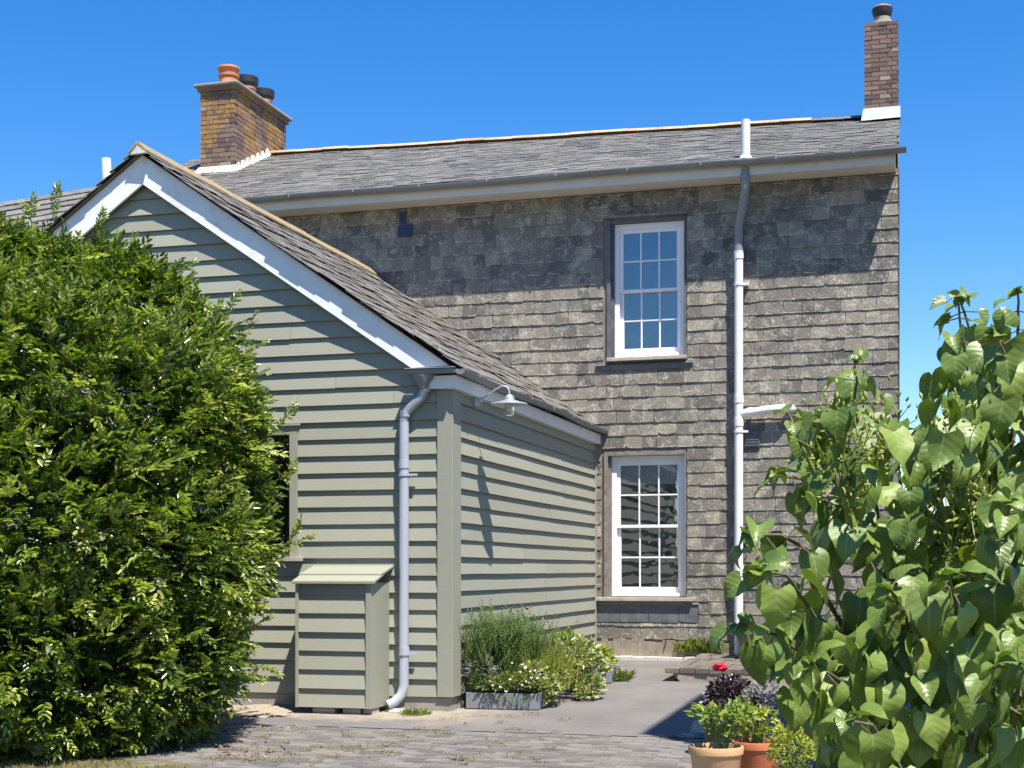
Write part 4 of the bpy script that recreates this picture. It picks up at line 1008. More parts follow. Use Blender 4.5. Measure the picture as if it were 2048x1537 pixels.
for k, (cen, r_) in enumerate(sph):
    n = int(1150 * r_ * r_ + 50); p, v = sphere_points(n, cen, r_, sph)
    if not len(p): continue
    keep = p[:, 2] > gz(11) + .02; p, v = p[keep], v[keep]
    keep = p[:, 1] < YF - .12; p, v = p[keep], v[keep]; N = len(p)
    D = v * 1.0 + rng.normal(0, .5, (N, 3)) + np.array([.25, -.1, .22]); Nn = np.array([.30, -.32, 1.25]) + rng.normal(0, .26, (N, 3)) + v * .15
    low = np.clip((p[:, 2] - .2) / 3.5, 0, 1)
    for q in range(4):
        m_ = np.arange(N) % 4 == q
        if m_.any():
            tv, tf, ft = spray(q + 3); sc = rng.uniform(.75, 1.3, m_.sum())
            parts.append(scatter(tv, tf, ft, frames(D[m_], Nn[m_], sc), p[m_] - D[m_] / np.linalg.norm(D[m_], axis=1, keepdims=True) * .12, np.clip(rng.normal(.55, .22, m_.sum()), .05, .95)))
    # inner, sparser leaves closing the bush, coloured dark for its shaded gaps
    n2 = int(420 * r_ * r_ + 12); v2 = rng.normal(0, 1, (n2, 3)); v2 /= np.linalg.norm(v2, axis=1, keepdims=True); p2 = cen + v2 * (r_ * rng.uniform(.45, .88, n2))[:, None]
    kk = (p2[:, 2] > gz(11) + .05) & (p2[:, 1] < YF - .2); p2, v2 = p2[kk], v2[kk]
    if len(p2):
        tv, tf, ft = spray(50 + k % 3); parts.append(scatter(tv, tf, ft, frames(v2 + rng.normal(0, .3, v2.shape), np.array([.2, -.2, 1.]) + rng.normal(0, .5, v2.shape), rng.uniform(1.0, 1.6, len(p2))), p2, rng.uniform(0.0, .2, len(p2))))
# free shoots that stand out of the outline
shoots = [((105, 440), (112, 378), 12.3), ((60, 440), (66, 410), 12.3), ((196, 470), (200, 430), 12.4), ((330, 545), (378, 530), 12.4), ((430, 660), (470, 600), 12.4), ((455, 700), (505, 640), 12.4), ((470, 730), (520, 690), 12.4), ((480, 760), (525, 745), 12.45), ((540, 870), (590, 815), 12.45), ((560, 960), (585, 935), 12.45), ((540, 1100), (618, 1075), 12.45), ((560, 1120), (600, 1050), 12.5), ((500, 1200), (545, 1180), 12.4), ((480, 1330), (545, 1340), 12.3), ((430, 1370), (520, 1360), 12.2), ((490, 1260), (530, 1240), 12.3)]
for a, b, d in shoots:
    A, B = np.array(at_d(*a, d)), np.array(at_d(*b, d)); m_ = 7
    P = np.array([A + (B - A) * (i / (m_ - 1)) * .92 for i in range(m_)]); D = np.tile(B - A, (m_, 1)) + rng.normal(0, .09, (m_, 3)); tv, tf, ft = spray(90 + m_, 8, .13)
    parts.append(scatter(tv, tf, ft, frames(D, np.array([.3, -.5, 1.]) + rng.normal(0, .5, (m_, 3)), rng.uniform(.6, .9, m_)), P, rng.uniform(.4, .7, m_)))
    tw.tube([A, A * .5 + B * .5, B], [.006, .005, .003], 5)
V, Fq, T = join(parts)
print('shrub faces', len(Fq))
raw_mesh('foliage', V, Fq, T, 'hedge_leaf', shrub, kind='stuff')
for i in range(9):
    b0 = Vector((-7.2 + R.uniform(-.5, .5), 11.35 + R.uniform(-.35, .35), gz(11.3) - .05)); e = Vector(sph[(i * 3) % len(sph)][0]); e.y = max(e.y, 10.6)
    tw.tube([b0, b0.lerp(e, .4) + Vector((0, 0, .35)), e], [.035, .025, .008], 6)
tw.build('stem', 'bark', shrub, smooth=True)

n = 9000; a = rng.uniform(-60, 60, n)
P = np.stack([a, 62 + 3 * np.sin(a * .3) + rng.normal(0, 1.2, n), rng.uniform(0, 1, n) ** .7 * (2.6 + .7 * np.sin(a * .7) + .4 * np.sin(a * 2.3))], 1); tv, tf = blade(1, .7, .2, .1)
V, Fq, T = scatter(tv, tf, np.zeros(2), frames(rng.normal(0, 1, (n, 3)), rng.normal(0, .6, (n, 3)) + np.array([.2, -.4, .8]), rng.uniform(.3, .7, n)), P, rng.uniform(.1, .7, n))
tag(raw_mesh('hedgerow', V, Fq, T, 'hedge_leaf', kind='stuff'), 'far field hedgerow behind the slate house', 'hedgerow')

# ------------------------------------------------------------------ small plants
def clump(parts, c, r_, n, size, wf=.55, sq=(1, 1, 1), jit=.3, lift=.6, tone=(.1, .9), tpl=None):
    v = rng.normal(0, 1, (n, 3)); v /= np.linalg.norm(v, axis=1, keepdims=True); v[:, 2] = np.abs(v[:, 2]) * 1.0 - .15
    P = np.array(c) + v * np.array(sq) * (r_ * rng.uniform(.55, 1.05, n) ** .7)[:, None]; D = v + rng.normal(0, jit, (n, 3)); Nn = np.array([.25, -.5, lift]) + v * .6 + rng.normal(0, .4, (n, 3))
    tv, tf = blade(1, wf, .2, .15) if tpl is None else tpl
    parts.append(scatter(tv, tf, np.zeros(len(tf)), frames(D, Nn, size * rng.uniform(.6, 1.3, n)), P, rng.uniform(*tone, n)))
def finish(parts, name, mat, parent, kind='stuff'):
    V, Fq, T = join(parts); return raw_mesh(name, V, Fq, T, mat, parent, kind=kind)
def trough(label, x0, x1, y0, y1, h, rot=0, mat='trough_grey'):
    c = Vector(((x0 + x1) / 2, (y0 + y1) / 2, gz((y0 + y1) / 2)))
    o = thing('planter_trough', label, 'planter', c, 'grey plant troughs along the shed wall'); hx, hy, th = (x1 - x0) / 2, (y1 - y0) / 2, .02
    M_ = Matrix.Translation(c) @ Matrix.Rotation(rot, 4, 'Z'); m = MB()
    for (a, b, d, e) in ((-hx, hx, -hy, -hy + th), (-hx, hx, hy - th, hy), (-hx, -hx + th, -hy + th, hy - th), (hx - th, hx, -hy + th, hy - th)): m.box(a, b, d, e, .0, h)
    m.v = [tuple(M_ @ Vector(p)) for p in m.v]; m.build('shell', mat, o, bevel=.006)
    m = MB(); m.box(-hx + th, hx - th, -hy + th, hy - th, .01, h - .03); m.v = [tuple(M_ @ Vector(p)) for p in m.v]; m.build('soil', 'soil', o); return o
trough('long grey trough of rosemary and pink flowers at the shed corner', -4.17, -3.47, 13.02, 13.50, .15, .06)
g2 = at_g(1155, 1385); trough('dark box planter half hidden behind the trailing variegated plants', g2.x - .22, g2.x + .13, g2.y, g2.y + .5, .26, .05, 'dark_pot')
g3 = at_g(1203, 1368); trough('small grey trough nearest the house wall under a cream-leaved bush', g3.x - .5, g3.x + .09, g3.y, g3.y + .6, .17, .04)

def needles(seed, n=34, L=.26, ll=.022):
    """one upright stem clothed in needle leaves"""
    g = np.random.default_rng(seed); vs_, fs_ = [], []; o = 0
    for i in range(n):
        s = i / n; a = i * 2.4; v, f = blade(ll * (1.1 - .4 * s), .2 * ll, .1, .1)
        el = .8; D = np.array([[math.cos(a) * math.cos(el), math.sin(a) * math.cos(el), math.sin(el)]]); Mx = frames(D, np.array([[0, 0, 1.]]), np.ones(1))[0]
        vs_.append(v @ Mx.T + np.array([0, s * L, 0]) if False else (v @ Mx.T)[:, [0, 2, 1]] + np.array([0, s * L, 0])); fs_.append(f + o); o += len(v)
    v, f = blade(L, .008, .1, 0.); vs_.append(v); fs_.append(f + o)
    return np.concatenate(vs_), np.concatenate(fs_)
def stems_from(c, n, spread, lean, size, tpl, tone=(0, 1), bias=(0, 0, 0)):
    P = np.array(c) + rng.normal(0, 1, (n, 3)) * np.array([spread, spread, .02]); D = np.stack([rng.normal(0, lean, n), rng.normal(0, lean, n), np.ones(n)], 1) + np.array(bias)
    tv, tf = tpl; return scatter(tv, tf, np.zeros(len(tf)), frames(D, rng.normal(0, 1, (n, 3)), size * rng.uniform(.65, 1.15, n)), P, rng.uniform(*tone, n))
rc = Vector((-3.96, 13.3, .15))
ros = thing('rosemary_bush', 'upright bushy rosemary with spiky green shoots at the shed corner', 'plant', rc)
pt = [stems_from((rc.x + dx, rc.y + dy, .15 + dz), 85, .13, .33, sz, needles(i, 50, 1.0, .09)) for i, (dx, dy, dz, sz) in enumerate(((-.05, .05, .25, .5), (.13, .12, .22, .52), (.02, .22, .32, .5), (.25, .2, .15, .46), (-.12, .0, .1, .5), (.3, .35, .2, .5)))]
finish(pt, 'foliage', 'rosemary_leaf', ros)
m = MB()
for i in range(10): a = rc + Vector((R.uniform(-.1, .2), R.uniform(-.05, .2), 0)); m.tube([a, a + Vector((R.uniform(-.1, .1), R.uniform(-.1, .1), .4))], [.008, .004], 5)
m.build('stem', 'bark', ros)
yc = Vector((-3.56, 13.45, .15))
yel = thing('spiky_perennial', 'arching yellow-green grassy perennial leaning out beside the rosemary', 'plant', yc)
def longblade(W=.03, droop=.35):
    v = []; f = []
    for i in range(5):
        s = i / 4; w = W * (1 - s ** 2) + .001; z = -droop * s * s; v += [(-w / 2, s, z), (w / 2, s, z)]
        if i: f.append((2 * i - 2, 2 * i - 1, 2 * i + 1, 2 * i))
    return np.array(v), np.array(f)
pt = [stems_from((yc.x, yc.y, .15), 380, .09, .36, .5, longblade(.018, .25), (.1, 1), (.12, 0, 0)), stems_from((yc.x + .1, yc.y + .3, .15), 140, .09, .36, .46, longblade(.02, .2), (.1, 1), (.12, 0, 0))]
finish(pt, 'foliage', 'yellow_blade', yel)
fl = MB(); s0 = Vector((-3.62, 13.7, .5)); s1 = at_y(1054, 1219, 13.9); fl.tube([s0, s0.lerp(s1, .6) + Vector((-.03, 0, .03)), s1], .003, 5); fl.build('stem', 'green_stem', yel)
m = MB(); m.lathe([(0, -.01), (.02, .005), (.03, .02), (.012, .02), (0, .012)], s1, 7); m.build('flower', 'flower_orange', yel, wob=.004)
# grey-leaved plant by the post
gp = thing('grey_leaved_plant', 'thin grey-leaved woody plant between the corner post and rosemary', 'plant', (-4.08, 13.1, .15))
pt = []; clump(pt, (-4.06, 13.13, .33), .2, 260, .06, .22, (.8, .8, 1.0)); finish(pt, 'foliage', 'silver_leaf', gp)
m = MB(); m.tube([(-4.08, 13.15, .12), (-4.06, 13.13, .35)], .008, 5); m.build('stem', 'bark', gp)
# trailing pink flowers over the trough front
tp = thing('trailing_flowers', 'trailing green plant with small pink flowers spilling over the grey trough', 'plant', (-3.8, 13.1, .16))
pt = []
for i in range(7): clump(pt, (-4.02 + i * .085, 13.08 + R.uniform(-.03, .08), .19 + .05 * (i > 2) + R.uniform(-.02, .05)), .14, 200, .036, .5, (1, .8, .8), tone=(0, 1))
for i in range(8):
    x = -3.95 + i * .06; n = 16; P = np.stack([np.full(n, x) + rng.normal(0, .01, n), 13.005 + rng.normal(0, .006, n), .15 - np.linspace(0, R.uniform(.04, .13), n)], 1)
    tv, tf = blade(1, .5, .2, .2); pt.append(scatter(tv, tf, np.zeros(2), frames(rng.normal(0, 1, (n, 3)), np.tile([[.2, -1, .4]], (n, 1)), .02 * np.ones(n)), P, rng.uniform(0, .7, n)))
finish(pt, 'foliage', 'weed_leaf', tp)
m = MB()
for px, py in ((980, 1363), (985, 1372), (1000, 1375), (1012, 1384), (1045, 1330), (1050, 1337), (1060, 1344), (1070, 1342), (1080, 1350), (1052, 1364), (1058, 1367), (1044, 1371), (1062, 1357), (1024, 1327), (1020, 1360), (1075, 1358), (1040, 1345)):
    c = at_y(px, py, 13.0 + R.uniform(-.06, .02)); m.lathe([(0, -.006), (.011, -.002), (.013, .004), (.006, .009), (0, .01)], c, 6)
m.build('flower', 'flower_pink', tp, wob=.003)
# variegated bushes
grp = 'cream-variegated bushes along the shed wall'
def varieg(name, label, blobs, size=.05, tone=(0, 1), mat='variegated_leaf'):
    base = at_g(blobs[0][0], blobs[0][1] + blobs[0][4]); o = thing(name, label, 'bush', base, grp); pt = []
    for (px, py, dy, r_, _, n) in blobs:
        g = at_y(px, py, dy); clump(pt, g, r_, n, size, .6, tone=tone)
    finish(pt, 'foliage', mat, o); m = MB(); c = at_y(blobs[0][0], blobs[0][1], blobs[0][2])
    m.tube([Vector((base.x, base.y, base.z)), c], [.012, .006], 5); m.tube([Vector((base.x + .02, base.y, base.z)), c + Vector((.06, 0, .02))], [.01, .005], 5); m.build('stem', 'bark', o); return o
varieg('variegated_bush', 'trailing variegated bush hanging to the ground at the end of the long trough', [(1090, 1378, 13.35, .16, 30, 420), (1065, 1352, 13.3, .14, 30, 300), (1105, 1350, 13.5, .13, 30, 300), (1085, 1400, 13.3, .11, 10, 200)])
varieg('variegated_bush', 'tallest rounded cream-variegated bush against the shed boards', [(1150, 1320, 14.2, .27, 60, 950), (1112, 1335, 14.0, .2, 60, 480), (1180, 1338, 14.5, .2, 60, 480)])
varieg('variegated_bush', 'small low variegated bush sprawling on the asphalt in front of the dark box', [(1180, 1375, 14.1, .15, 22, 420), (1170, 1392, 13.95, .09, 10, 160)])
varieg('variegated_bush', 'yellowest feathery bush behind the variegated ones near the house', [(1135, 1290, 14.9, .17, 80, 420), (1195, 1318, 15.6, .17, 40, 380), (1210, 1325, 15.9, .12, 30, 200)], .045, (.1, .9), 'golden_leaf')
def weed(label, px, py, r_, n, hgt, mat='weed_leaf', tone=(0, 1), up=0):
    g = at_g(px, py); a = rng.uniform(0, 6.28, n); q = r_ * np.sqrt(rng.uniform(0, 1, n))
    P = np.stack([g.x + q * np.cos(a), g.y + q * np.sin(a), np.full(n, g.z + up)], 1)
    o = tuft_field('weed_tuft', mat, P, hgt, hgt * .16, .7, label, 'weed', None, None, tone); o['group'] = 'weeds growing from the paving'; return o
weed('green weed tuft on the asphalt beyond the last trough', 1230, 1362, .16, 240, .15)
weed('low mossy weed at the foot of the lilac-grey downpipe', 830, 1430, .13, 260, .06)
weed('thin weed in the crack beside the shed plinth', 822, 1412, .05, 40, .16)
for lab, px, zt in (('yellow-green weed tuft on the plinth under the lower window', 1380, .34), ('greener weed tuft on the plinth beside the soil pipe', 1420, .33)):
    c = at_y(px, 1300, YW - .12); n = 110; P = np.stack([c.x + rng.normal(0, .10, n), np.full(n, YW - .09) + rng.normal(0, .03, n), np.full(n, .23)], 1)
    o = tuft_field('weed_tuft', 'weed_leaf' if px > 1400 else 'yellow_blade', P, .2, .016, .35, lab, 'weed', None, None); o['group'] = 'weeds growing from the paving'
c = at_y(1490, 1075, YW - .05); P = np.stack([np.full(26, c.x) + rng.normal(0, .03, 26), np.full(26, YW - .05), np.full(26, c.z - .1)], 1)
o = tuft_field('weed_tuft', 'weed_leaf', P, .2, .05, .5, 'small sapling weed rooted in the slates beside the soil pipe', 'weed', None, None); o['group'] = 'weeds growing from the paving'

# ------------------------------------------------------------------ flower pots by the drive
def flowerpot(label, px, py, d, rad, hgt, mat):
    c = at_d(px, py, d); b = Vector((c.x, c.y, gz(c.y))); hgt = c.z - b.z
    o = thing('flower_pot', label, 'flower pot', b, 'clay flower pots by the drive'); m = MB()
    m.lathe([(0, .0), (rad * .68, .0), (rad * .74, .02), (rad * .93, hgt - .055), (rad * .945, hgt - .05), (rad * 1.0, hgt - .045), (rad * 1.02, hgt - .012), (rad * 1.0, hgt), (rad * .93, hgt), (rad * .90, hgt - .05), (rad * .88, hgt - .06)], b, 36); m.build('pot', mat, o, smooth=True)
    m = MB(); prof = [(rad * .89, hgt - .055), (rad * .6, hgt - .045), (rad * .3, hgt - .04), (0, hgt - .04)]; m.lathe(prof, b, 20); m.build('soil', 'soil', o, smooth=True, wob=.006)
    return o, Vector((b.x, b.y, b.z + hgt - .045))
o1, s1_ = flowerpot('pale sandy clay flower pot at the bottom edge of the picture', 1432, 1492, 8.8, .165, .3, 'sandy_terracotta')
o2, s2_ = flowerpot('orange-red clay flower pot tucked behind the pale one', 1512, 1482, 9.15, .155, .3, 'orange_pot')
def pot_plant(label, s, hgt, rad, n, size, mat, tone=(0, 1), name='potted_plant'):
    o = thing(name, label, 'plant', s); pt = []; m = MB()
    for i in range(9):
        e = s + Vector((R.uniform(-1, 1) * rad, R.uniform(-1, 1) * rad * .8, hgt * R.uniform(.45, 1))); m.tube([s + Vector((R.uniform(-.03, .03), R.uniform(-.03, .03), -.01)), s.lerp(e, .5) + Vector((0, 0, .04)), e], [.005, .004, .002], 5)
        clump(pt, e, rad * .55, n // 9, size, .5, (1, 1, .8), .4, tone=tone); clump(pt, s.lerp(e, .5), rad * .4, n // 22, size * .9, .5, (1, 1, .8), .4, tone=(0, .6))
    finish(pt, 'foliage', mat, o); m.build('stem', 'green_stem', o); return o
pot_plant('bright green leafy plant growing in the pale sandy pot', s1_ + Vector((.03, 0, 0)), .27, .13, 230, .056, 'pot_leaf')
pot_plant('yellowish cut-leaved plant growing in the orange-red pot', s2_, .22, .11, 200, .045, 'golden_leaf', (.3, 1))
# darker plant with one red bloom on the shaded drive
pd = at_d(1462, 1400, 10.6); b = Vector((pd.x, pd.y, gz(pd.y)))
o3 = thing('flower_pot', 'dark glazed pot standing on the shaded drive behind the clay pots', 'flower pot', b); m = MB()
m.lathe([(0, 0), (.13, 0), (.19, .12), (.2, .22), (.215, .25), (.2, .26), (.18, .24), (0, .22)], b, 24); m.build('pot', 'dark_pot', o3, smooth=True)
pu = thing('purple_leaved_plant', 'dark purple-leaved bush with one red flower on the shaded drive', 'plant', b + Vector((0, 0, .24))); pt = []
clump(pt, b + Vector((0, 0, .40)), .19, 800, .042, .55, (1, 1, 1.1)); clump(pt, b + Vector((.03, 0, .34)), .19, 500, .042, .55); finish(pt, 'foliage', 'purple_leaf', pu)
m = MB(); m.tube([b + Vector((0, 0, .22)), b + Vector((0, 0, .5))], .008, 6); m.build('stem', 'bark', pu)
fc = at_d(1440, 1339, 10.55); m = MB(); m.tube([b + Vector((-.03, 0, .4)), b.lerp(fc, .8) + Vector((0, 0, .1)), fc], [.004, .003, .0025], 5); m.build('flower_stalk', 'green_stem', pu); m = MB()
for i in range(7):
    a = i * .9; m.lathe([(0, -.015), (.025, -.005), (.034, .012), (.02, .02), (0, .012)], fc + Vector((.028 * math.cos(a), .028 * math.sin(a), .012 * (i % 3))), 8)
m.build('flower', 'flower_red', pu, smooth=True, wob=.004)
sb = thing('silver_leaved_bush', 'small pale speckled bush beside the purple-leaved plant', 'bush', at_d(1528, 1450, 10.3)); pt = []; c = at_d(1525, 1410, 10.3)
clump(pt, c, .16, 500, .03, .5, (1, 1, 1.3)); finish(pt, 'foliage', 'silver_leaf', sb); m = MB(); m.tube([Vector((c.x, c.y, gz(c.y))), c], .008, 5); m.build('stem', 'bark', sb)
# golden topiary ball
tb = at_d(1585, 1510, 7.6); gb = Vector((tb.x, tb.y, gz(tb.y)))
top_ = thing('golden_bush', 'tight small-leaved golden green bush below the lilac leaves', 'bush', gb); pt = []
clump(pt, tb, .125, 1500, .017, .6, (1, 1, 1.2), .5); clump(pt, tb - Vector((0, 0, .16)), .14, 900, .017, .6, (1, 1, 1.2), .5, tone=(0, .6))
for px, py in ((1590, 1460), (1612, 1440), (1560, 1475), (1600, 1430)): clump(pt, at_d(px, py, 7.6), .035, 170, .018, .4, (1, 1, 2.2), .4, tone=(.6, 1))
finish(pt, 'foliage', 'golden_leaf', top_); m = MB(); m.tube([gb, tb], .012, 6); m.build('stem', 'bark', top_)
# loose stones
for lab, px, py, sz in (('upright pale flat stone leaning behind the pale clay pot', 1400, 1466, (.085, .03, .10)), ('small pale stone at the end of the shadow', 1374, 1474, (.09, .05, .03)), ('pale stone block at the foot of the downpipe', 800, 1424, (.15, .08, .035))):
    g = at_g(px, py); m = MB(); n = 9
    for i in range(1):
        prof = [(0, 0), (.9, .0), (1.0, .3), (.8, .75), (.45, .97), (0, 1.0)]; m.lathe([(a, b_) for a, b_ in prof], (0, 0, 0), n)
    m.v = [(g.x + x * sz[0] * (1 + .15 * math.sin(7 * y + 3 * z)), g.y + y * sz[1] + z * sz[2] * .15, g.z - .01 + z * sz[2] * 1.2) for x, y, z in m.v]
    tag(m.build('stone', 'pale_rock', smooth=False, wob=.006), lab, 'stone')

# ------------------------------------------------------------------ lilac in the right foreground
lb = at_d(1880, 1700, 3.1)
lil = thing('lilac_bush', 'large heart-leaved lilac bush with green seed heads close on the right', 'bush', (lb.x, lb.y, gz(lb.y)))
def heart(seed, fold, curl, wav):
    g = random.Random(seed); ts = [0, .07, .16, .28, .42, .58, .74, .88, 1.0]; ws = [.30, .415, .47, .475, .43, .335, .205, .085, .004]
    asym = g.uniform(.9, 1.1); V, Fq, UV = [], [], []
    ang = 0; cy = cz = 0; prev = 0
    for i, (t_, w) in enumerate(zip(ts, ws)):
        ds = t_ - prev; prev = t_; ang = -curl * t_ ** 1.3; cy += ds * math.cos(ang); cz += ds * math.sin(ang)
        for u_ in (-1, -.55, 0, .55, 1):
            x = u_ * w * (asym if u_ > 0 else 1 / asym); lobe = max(0, .30 - t_) / .30
            y = cy - lobe * (abs(u_) ** 1.5) * .15 + (.02 * abs(u_) if t_ > .3 else 0)
            z = cz + abs(x) * fold - (abs(u_) ** 2) * .03 + wav * .045 * abs(u_) * math.sin(t_ * 11 + (2 if u_ > 0 else 0) + seed)
            V.append((x, y, z)); UV.append((u_ * .5 * (.35 + w) + .5, t_))
        if i:
            for k in range(4): a = (i - 1) * 5 + k; Fq.append((a, a + 1, a + 6, a + 5))
    me = bpy.data.meshes.new('lilac_leaf'); me.from_pydata(V, [], Fq); uv = me.uv_layers.new(name='UVMap')
    for l_ in me.loops: uv.data[l_.index].uv = UV[l_.vertex_index]
    at_ = me.attributes.new('tone', 'FLOAT', 'FACE'); at_.data.foreach_set('value', [g.random()] * len(Fq))
    me.polygons.foreach_set('use_smooth', [True] * len(Fq)); me.materials.append(MAT['lilac_leaf']); return me
hearts = [heart(i, f, c, w) for i, (f, c, w) in enumerate(((.40, .8, .7), (.75, .9, .5), (.28, .6, 1.0), (.52, 1.35, .8), (.95, .7, .6), (.35, 1.1, 1.2), (.20, .9, 1.1), (.65, .4, .7)))]
leaves = []                                             # (depth-sorted later) position, direction, normal, size
tw = MB(); rl = random.Random(17)
def leaf(p, out, size, droop=None, up=.7):
    out = Vector(out); dr = rl.uniform(.7, 2.2) if droop is None else droop
    d = (out.normalized() * .75 + Vector((0, 0, -dr)) + Vector((rl.gauss(0, .22), rl.gauss(0, .22), rl.gauss(0, .2)))).normalized()
    n = (out.normalized() * .75 + Vector((.15, -.2, up)) + Vector((rl.gauss(0, .38), rl.gauss(0, .38), rl.gauss(0, .25))))
    x = d.cross(n).normalized(); n = x.cross(d)
    leaves.append((Vector(p), x, d, n, size * .62))
def shoot(pts, d0, d1, n, s0=.075, s1=.12, thick=.006, tip=True, droop=None):
    """a stem through photo points at depths d0 (tip) to d1 (root), with opposite pairs of leaves"""
    P = [at_d(px, py, d0 + (d1 - d0) * i / (len(pts) - 1)) for i, (px, py) in enumerate(pts)]
    path = []
    for i in range(len(P) - 1):
        for k in range(4): path.append(P[i].lerp(P[i + 1], k / 4))
    path.append(P[-1]); m = len(path)
    tw.tube([q + Vector((rl.gauss(0, .002), rl.gauss(0, .002), 0)) for q in path], [.0022 + (thick - .0022) * i / m for i in range(m)], 6)
    for k in range(n):
        s = (k + .15) / n; q = path[min(m - 1, int(s * m))]; ax = (path[max(0, int(s * m) - 1)] - path[min(m - 1, int(s * m) + 1)])
        ax = ax.normalized() if ax.length > 1e-6 else Vector((0, 0, 1))
        side = ax.orthogonal().normalized(); side.rotate(Matrix.Rotation(k * 1.57 + rl.uniform(-.5, .5), 3, ax)); sz = s0 + (s1 - s0) * min(1, s * 2.2)
        for sg in (1, -1):
            o_ = side * sg; st = q + o_ * .028 + Vector((0, 0, -.006)); tw.tube([q, st], [.0016, .0013], 4)
            leaf(st, o_ + ax * (.5 if s < .15 else .15), sz * rl.uniform(.8, 1.15), droop if s > .12 else .3)
    if tip:
        for a in range(4):
            o_ = Vector((math.cos(a * 1.57 + .5), math.sin(a * 1.57 + .5), .25)); leaf(P[0], o_, s0 * rl.uniform(.55, .8), .25)
shoot([(1913, 592), (1925, 680), (1950, 800), (1960, 960), (1930, 1200), (1900, 1500)], 2.95, 3.1, 12, .06, .125)
shoot([(1922, 598), (1945, 700), (1975, 860), (1985, 1050)], 3.0, 3.1, 8, .06, .12)
shoot([(2035, 585), (2038, 660), (2035, 760), (2020, 950), (1995, 1300)], 2.9, 3.05, 9, .06, .12)
shoot([(1990, 668), (2005, 690), (2000, 800), (1985, 950), (1970, 1200)], 2.75, 3.0, 9, .08, .13)
shoot([(1712, 722), (1708, 800), (1730, 930), (1775, 1090), (1830, 1300), (1860, 1500)], 2.85, 3.1, 11, .055, .12)
shoot([(1580, 830), (1640, 850), (1690, 900), (1745, 1010)], 2.9, 2.95, 5, .07, .11, tip=False)
shoot([(1550, 950), (1610, 960), (1660, 1020), (1740, 1130), (1810, 1280)], 2.75, 2.95, 8, .07, .12)
shoot([(1500, 1070), (1560, 1070), (1612, 1100), (1650, 1200), (1740, 1330)], 2.6, 2.9, 7, .08, .12)
shoot([(1510, 1140), (1570, 1150), (1625, 1230), (1720, 1360), (1800, 1480)], 2.5, 2.85, 7, .09, .13)
shoot([(1480, 1250), (1550, 1270), (1640, 1330), (1760, 1430)], 2.55, 2.9, 6, .09, .13)
shoot([(1620, 1330), (1680, 1360), (1750, 1430), (1820, 1530)], 2.45, 2.8, 6, .085, .12)
shoot([(1690, 1440), (1740, 1450), (1790, 1510), (1860, 1620)], 2.35, 2.7, 5, .08, .11)
shoot([(1780, 1180), (1810, 1230), (1840, 1340), (1870, 1500)], 2.55, 2.85, 7, .085, .12)
shoot([(1900, 1150), (1915, 1220), (1920, 1350), (1910, 1520)], 2.5, 2.85, 7, .09, .13)
shoot([(1880, 960), (1870, 1050), (1880, 1200), (1890, 1400)], 2.75, 3.0, 7, .08, .12)
shoot([(2020, 1000), (2010, 1080), (1990, 1220), (1960, 1420)], 2.5, 2.85, 8, .085, .13)
shoot([(1990, 1330), (1970, 1380), (1950, 1480), (1930, 1620)], 2.35, 2.75, 6, .085, .12)
shoot([(2060, 1250), (2050, 1330), (2020, 1450), (1980, 1600)], 2.4, 2.75, 7, .085, .12)
shoot([(2080, 800), (2080, 900), (2060, 1100), (2030, 1350)], 2.8, 3.0, 8, .08, .12)
shoot([(1800, 860), (1800, 960), (1820, 1100), (1850, 1300)], 3.1, 3.2, 8, .07, .11)
POLY = [(1880, 700), (2090, 680), (2120, 1620), (1635, 1620), (1625, 1440), (1540, 1330), (1560, 1200), (1660, 1230), (1770, 1160), (1840, 900)]
nfill = 0
while nfill < 240:
    x, y = rl.uniform(1450, 2120), rl.uniform(680, 1620)
    if in_poly(x, y, POLY) and (y > 1180 or rl.random() < .55):
        p = at_d(x, y, rl.uniform(2.55, 3.05)); leaf(p, Vector((rl.gauss(-.2, .6), rl.gauss(-.5, .6), .1)), rl.uniform(.08, .13)); nfill += 1
POLY2 = [(1700, 740), (1780, 790), (1850, 900), (1840, 1130), (1720, 1120), (1600, 990), (1580, 860)]
nfill = 0
while nfill < 60:
    x, y = rl.uniform(1560, 1860), rl.uniform(730, 1140)
    if in_poly(x, y, POLY2): leaf(at_d(x, y, rl.uniform(2.62, 3.1)), Vector((rl.gauss(-.1, .7), rl.gauss(-.4, .6), .2)), rl.uniform(.07, .12)); nfill += 1
nfill = 0
while nfill < 60:
    x, y = rl.uniform(1870, 2090), rl.uniform(690, 1150); leaf(at_d(x, y, rl.uniform(2.7, 3.1)), Vector((rl.gauss(-.1, .7), rl.gauss(-.4, .6), .2)), rl.uniform(.08, .125)); nfill += 1
leaves.sort(key=lambda q: -(q[4] / (-q[0].x * S + q[0].y * C)) * (1 if -50 < to_px(q[0])[0] < 2090 else .1))
print('lilac leaves', len(leaves))
def lm(q):
    p, x, d, n, s = q; M_ = Matrix((x, d, n)).transposed().to_4x4(); M_ = Matrix.Translation(p) @ M_ @ Matrix.Diagonal((s, s, s, 1)); return M_
inv = Matrix.Translation(-lil.location)
for i, q in enumerate(leaves[:300]):
    o = bpy.data.objects.new('leaf', hearts[i % len(hearts)]); COL.objects.link(o); o.parent = lil; o.matrix_parent_inverse = inv; o.matrix_basis = lm(q)
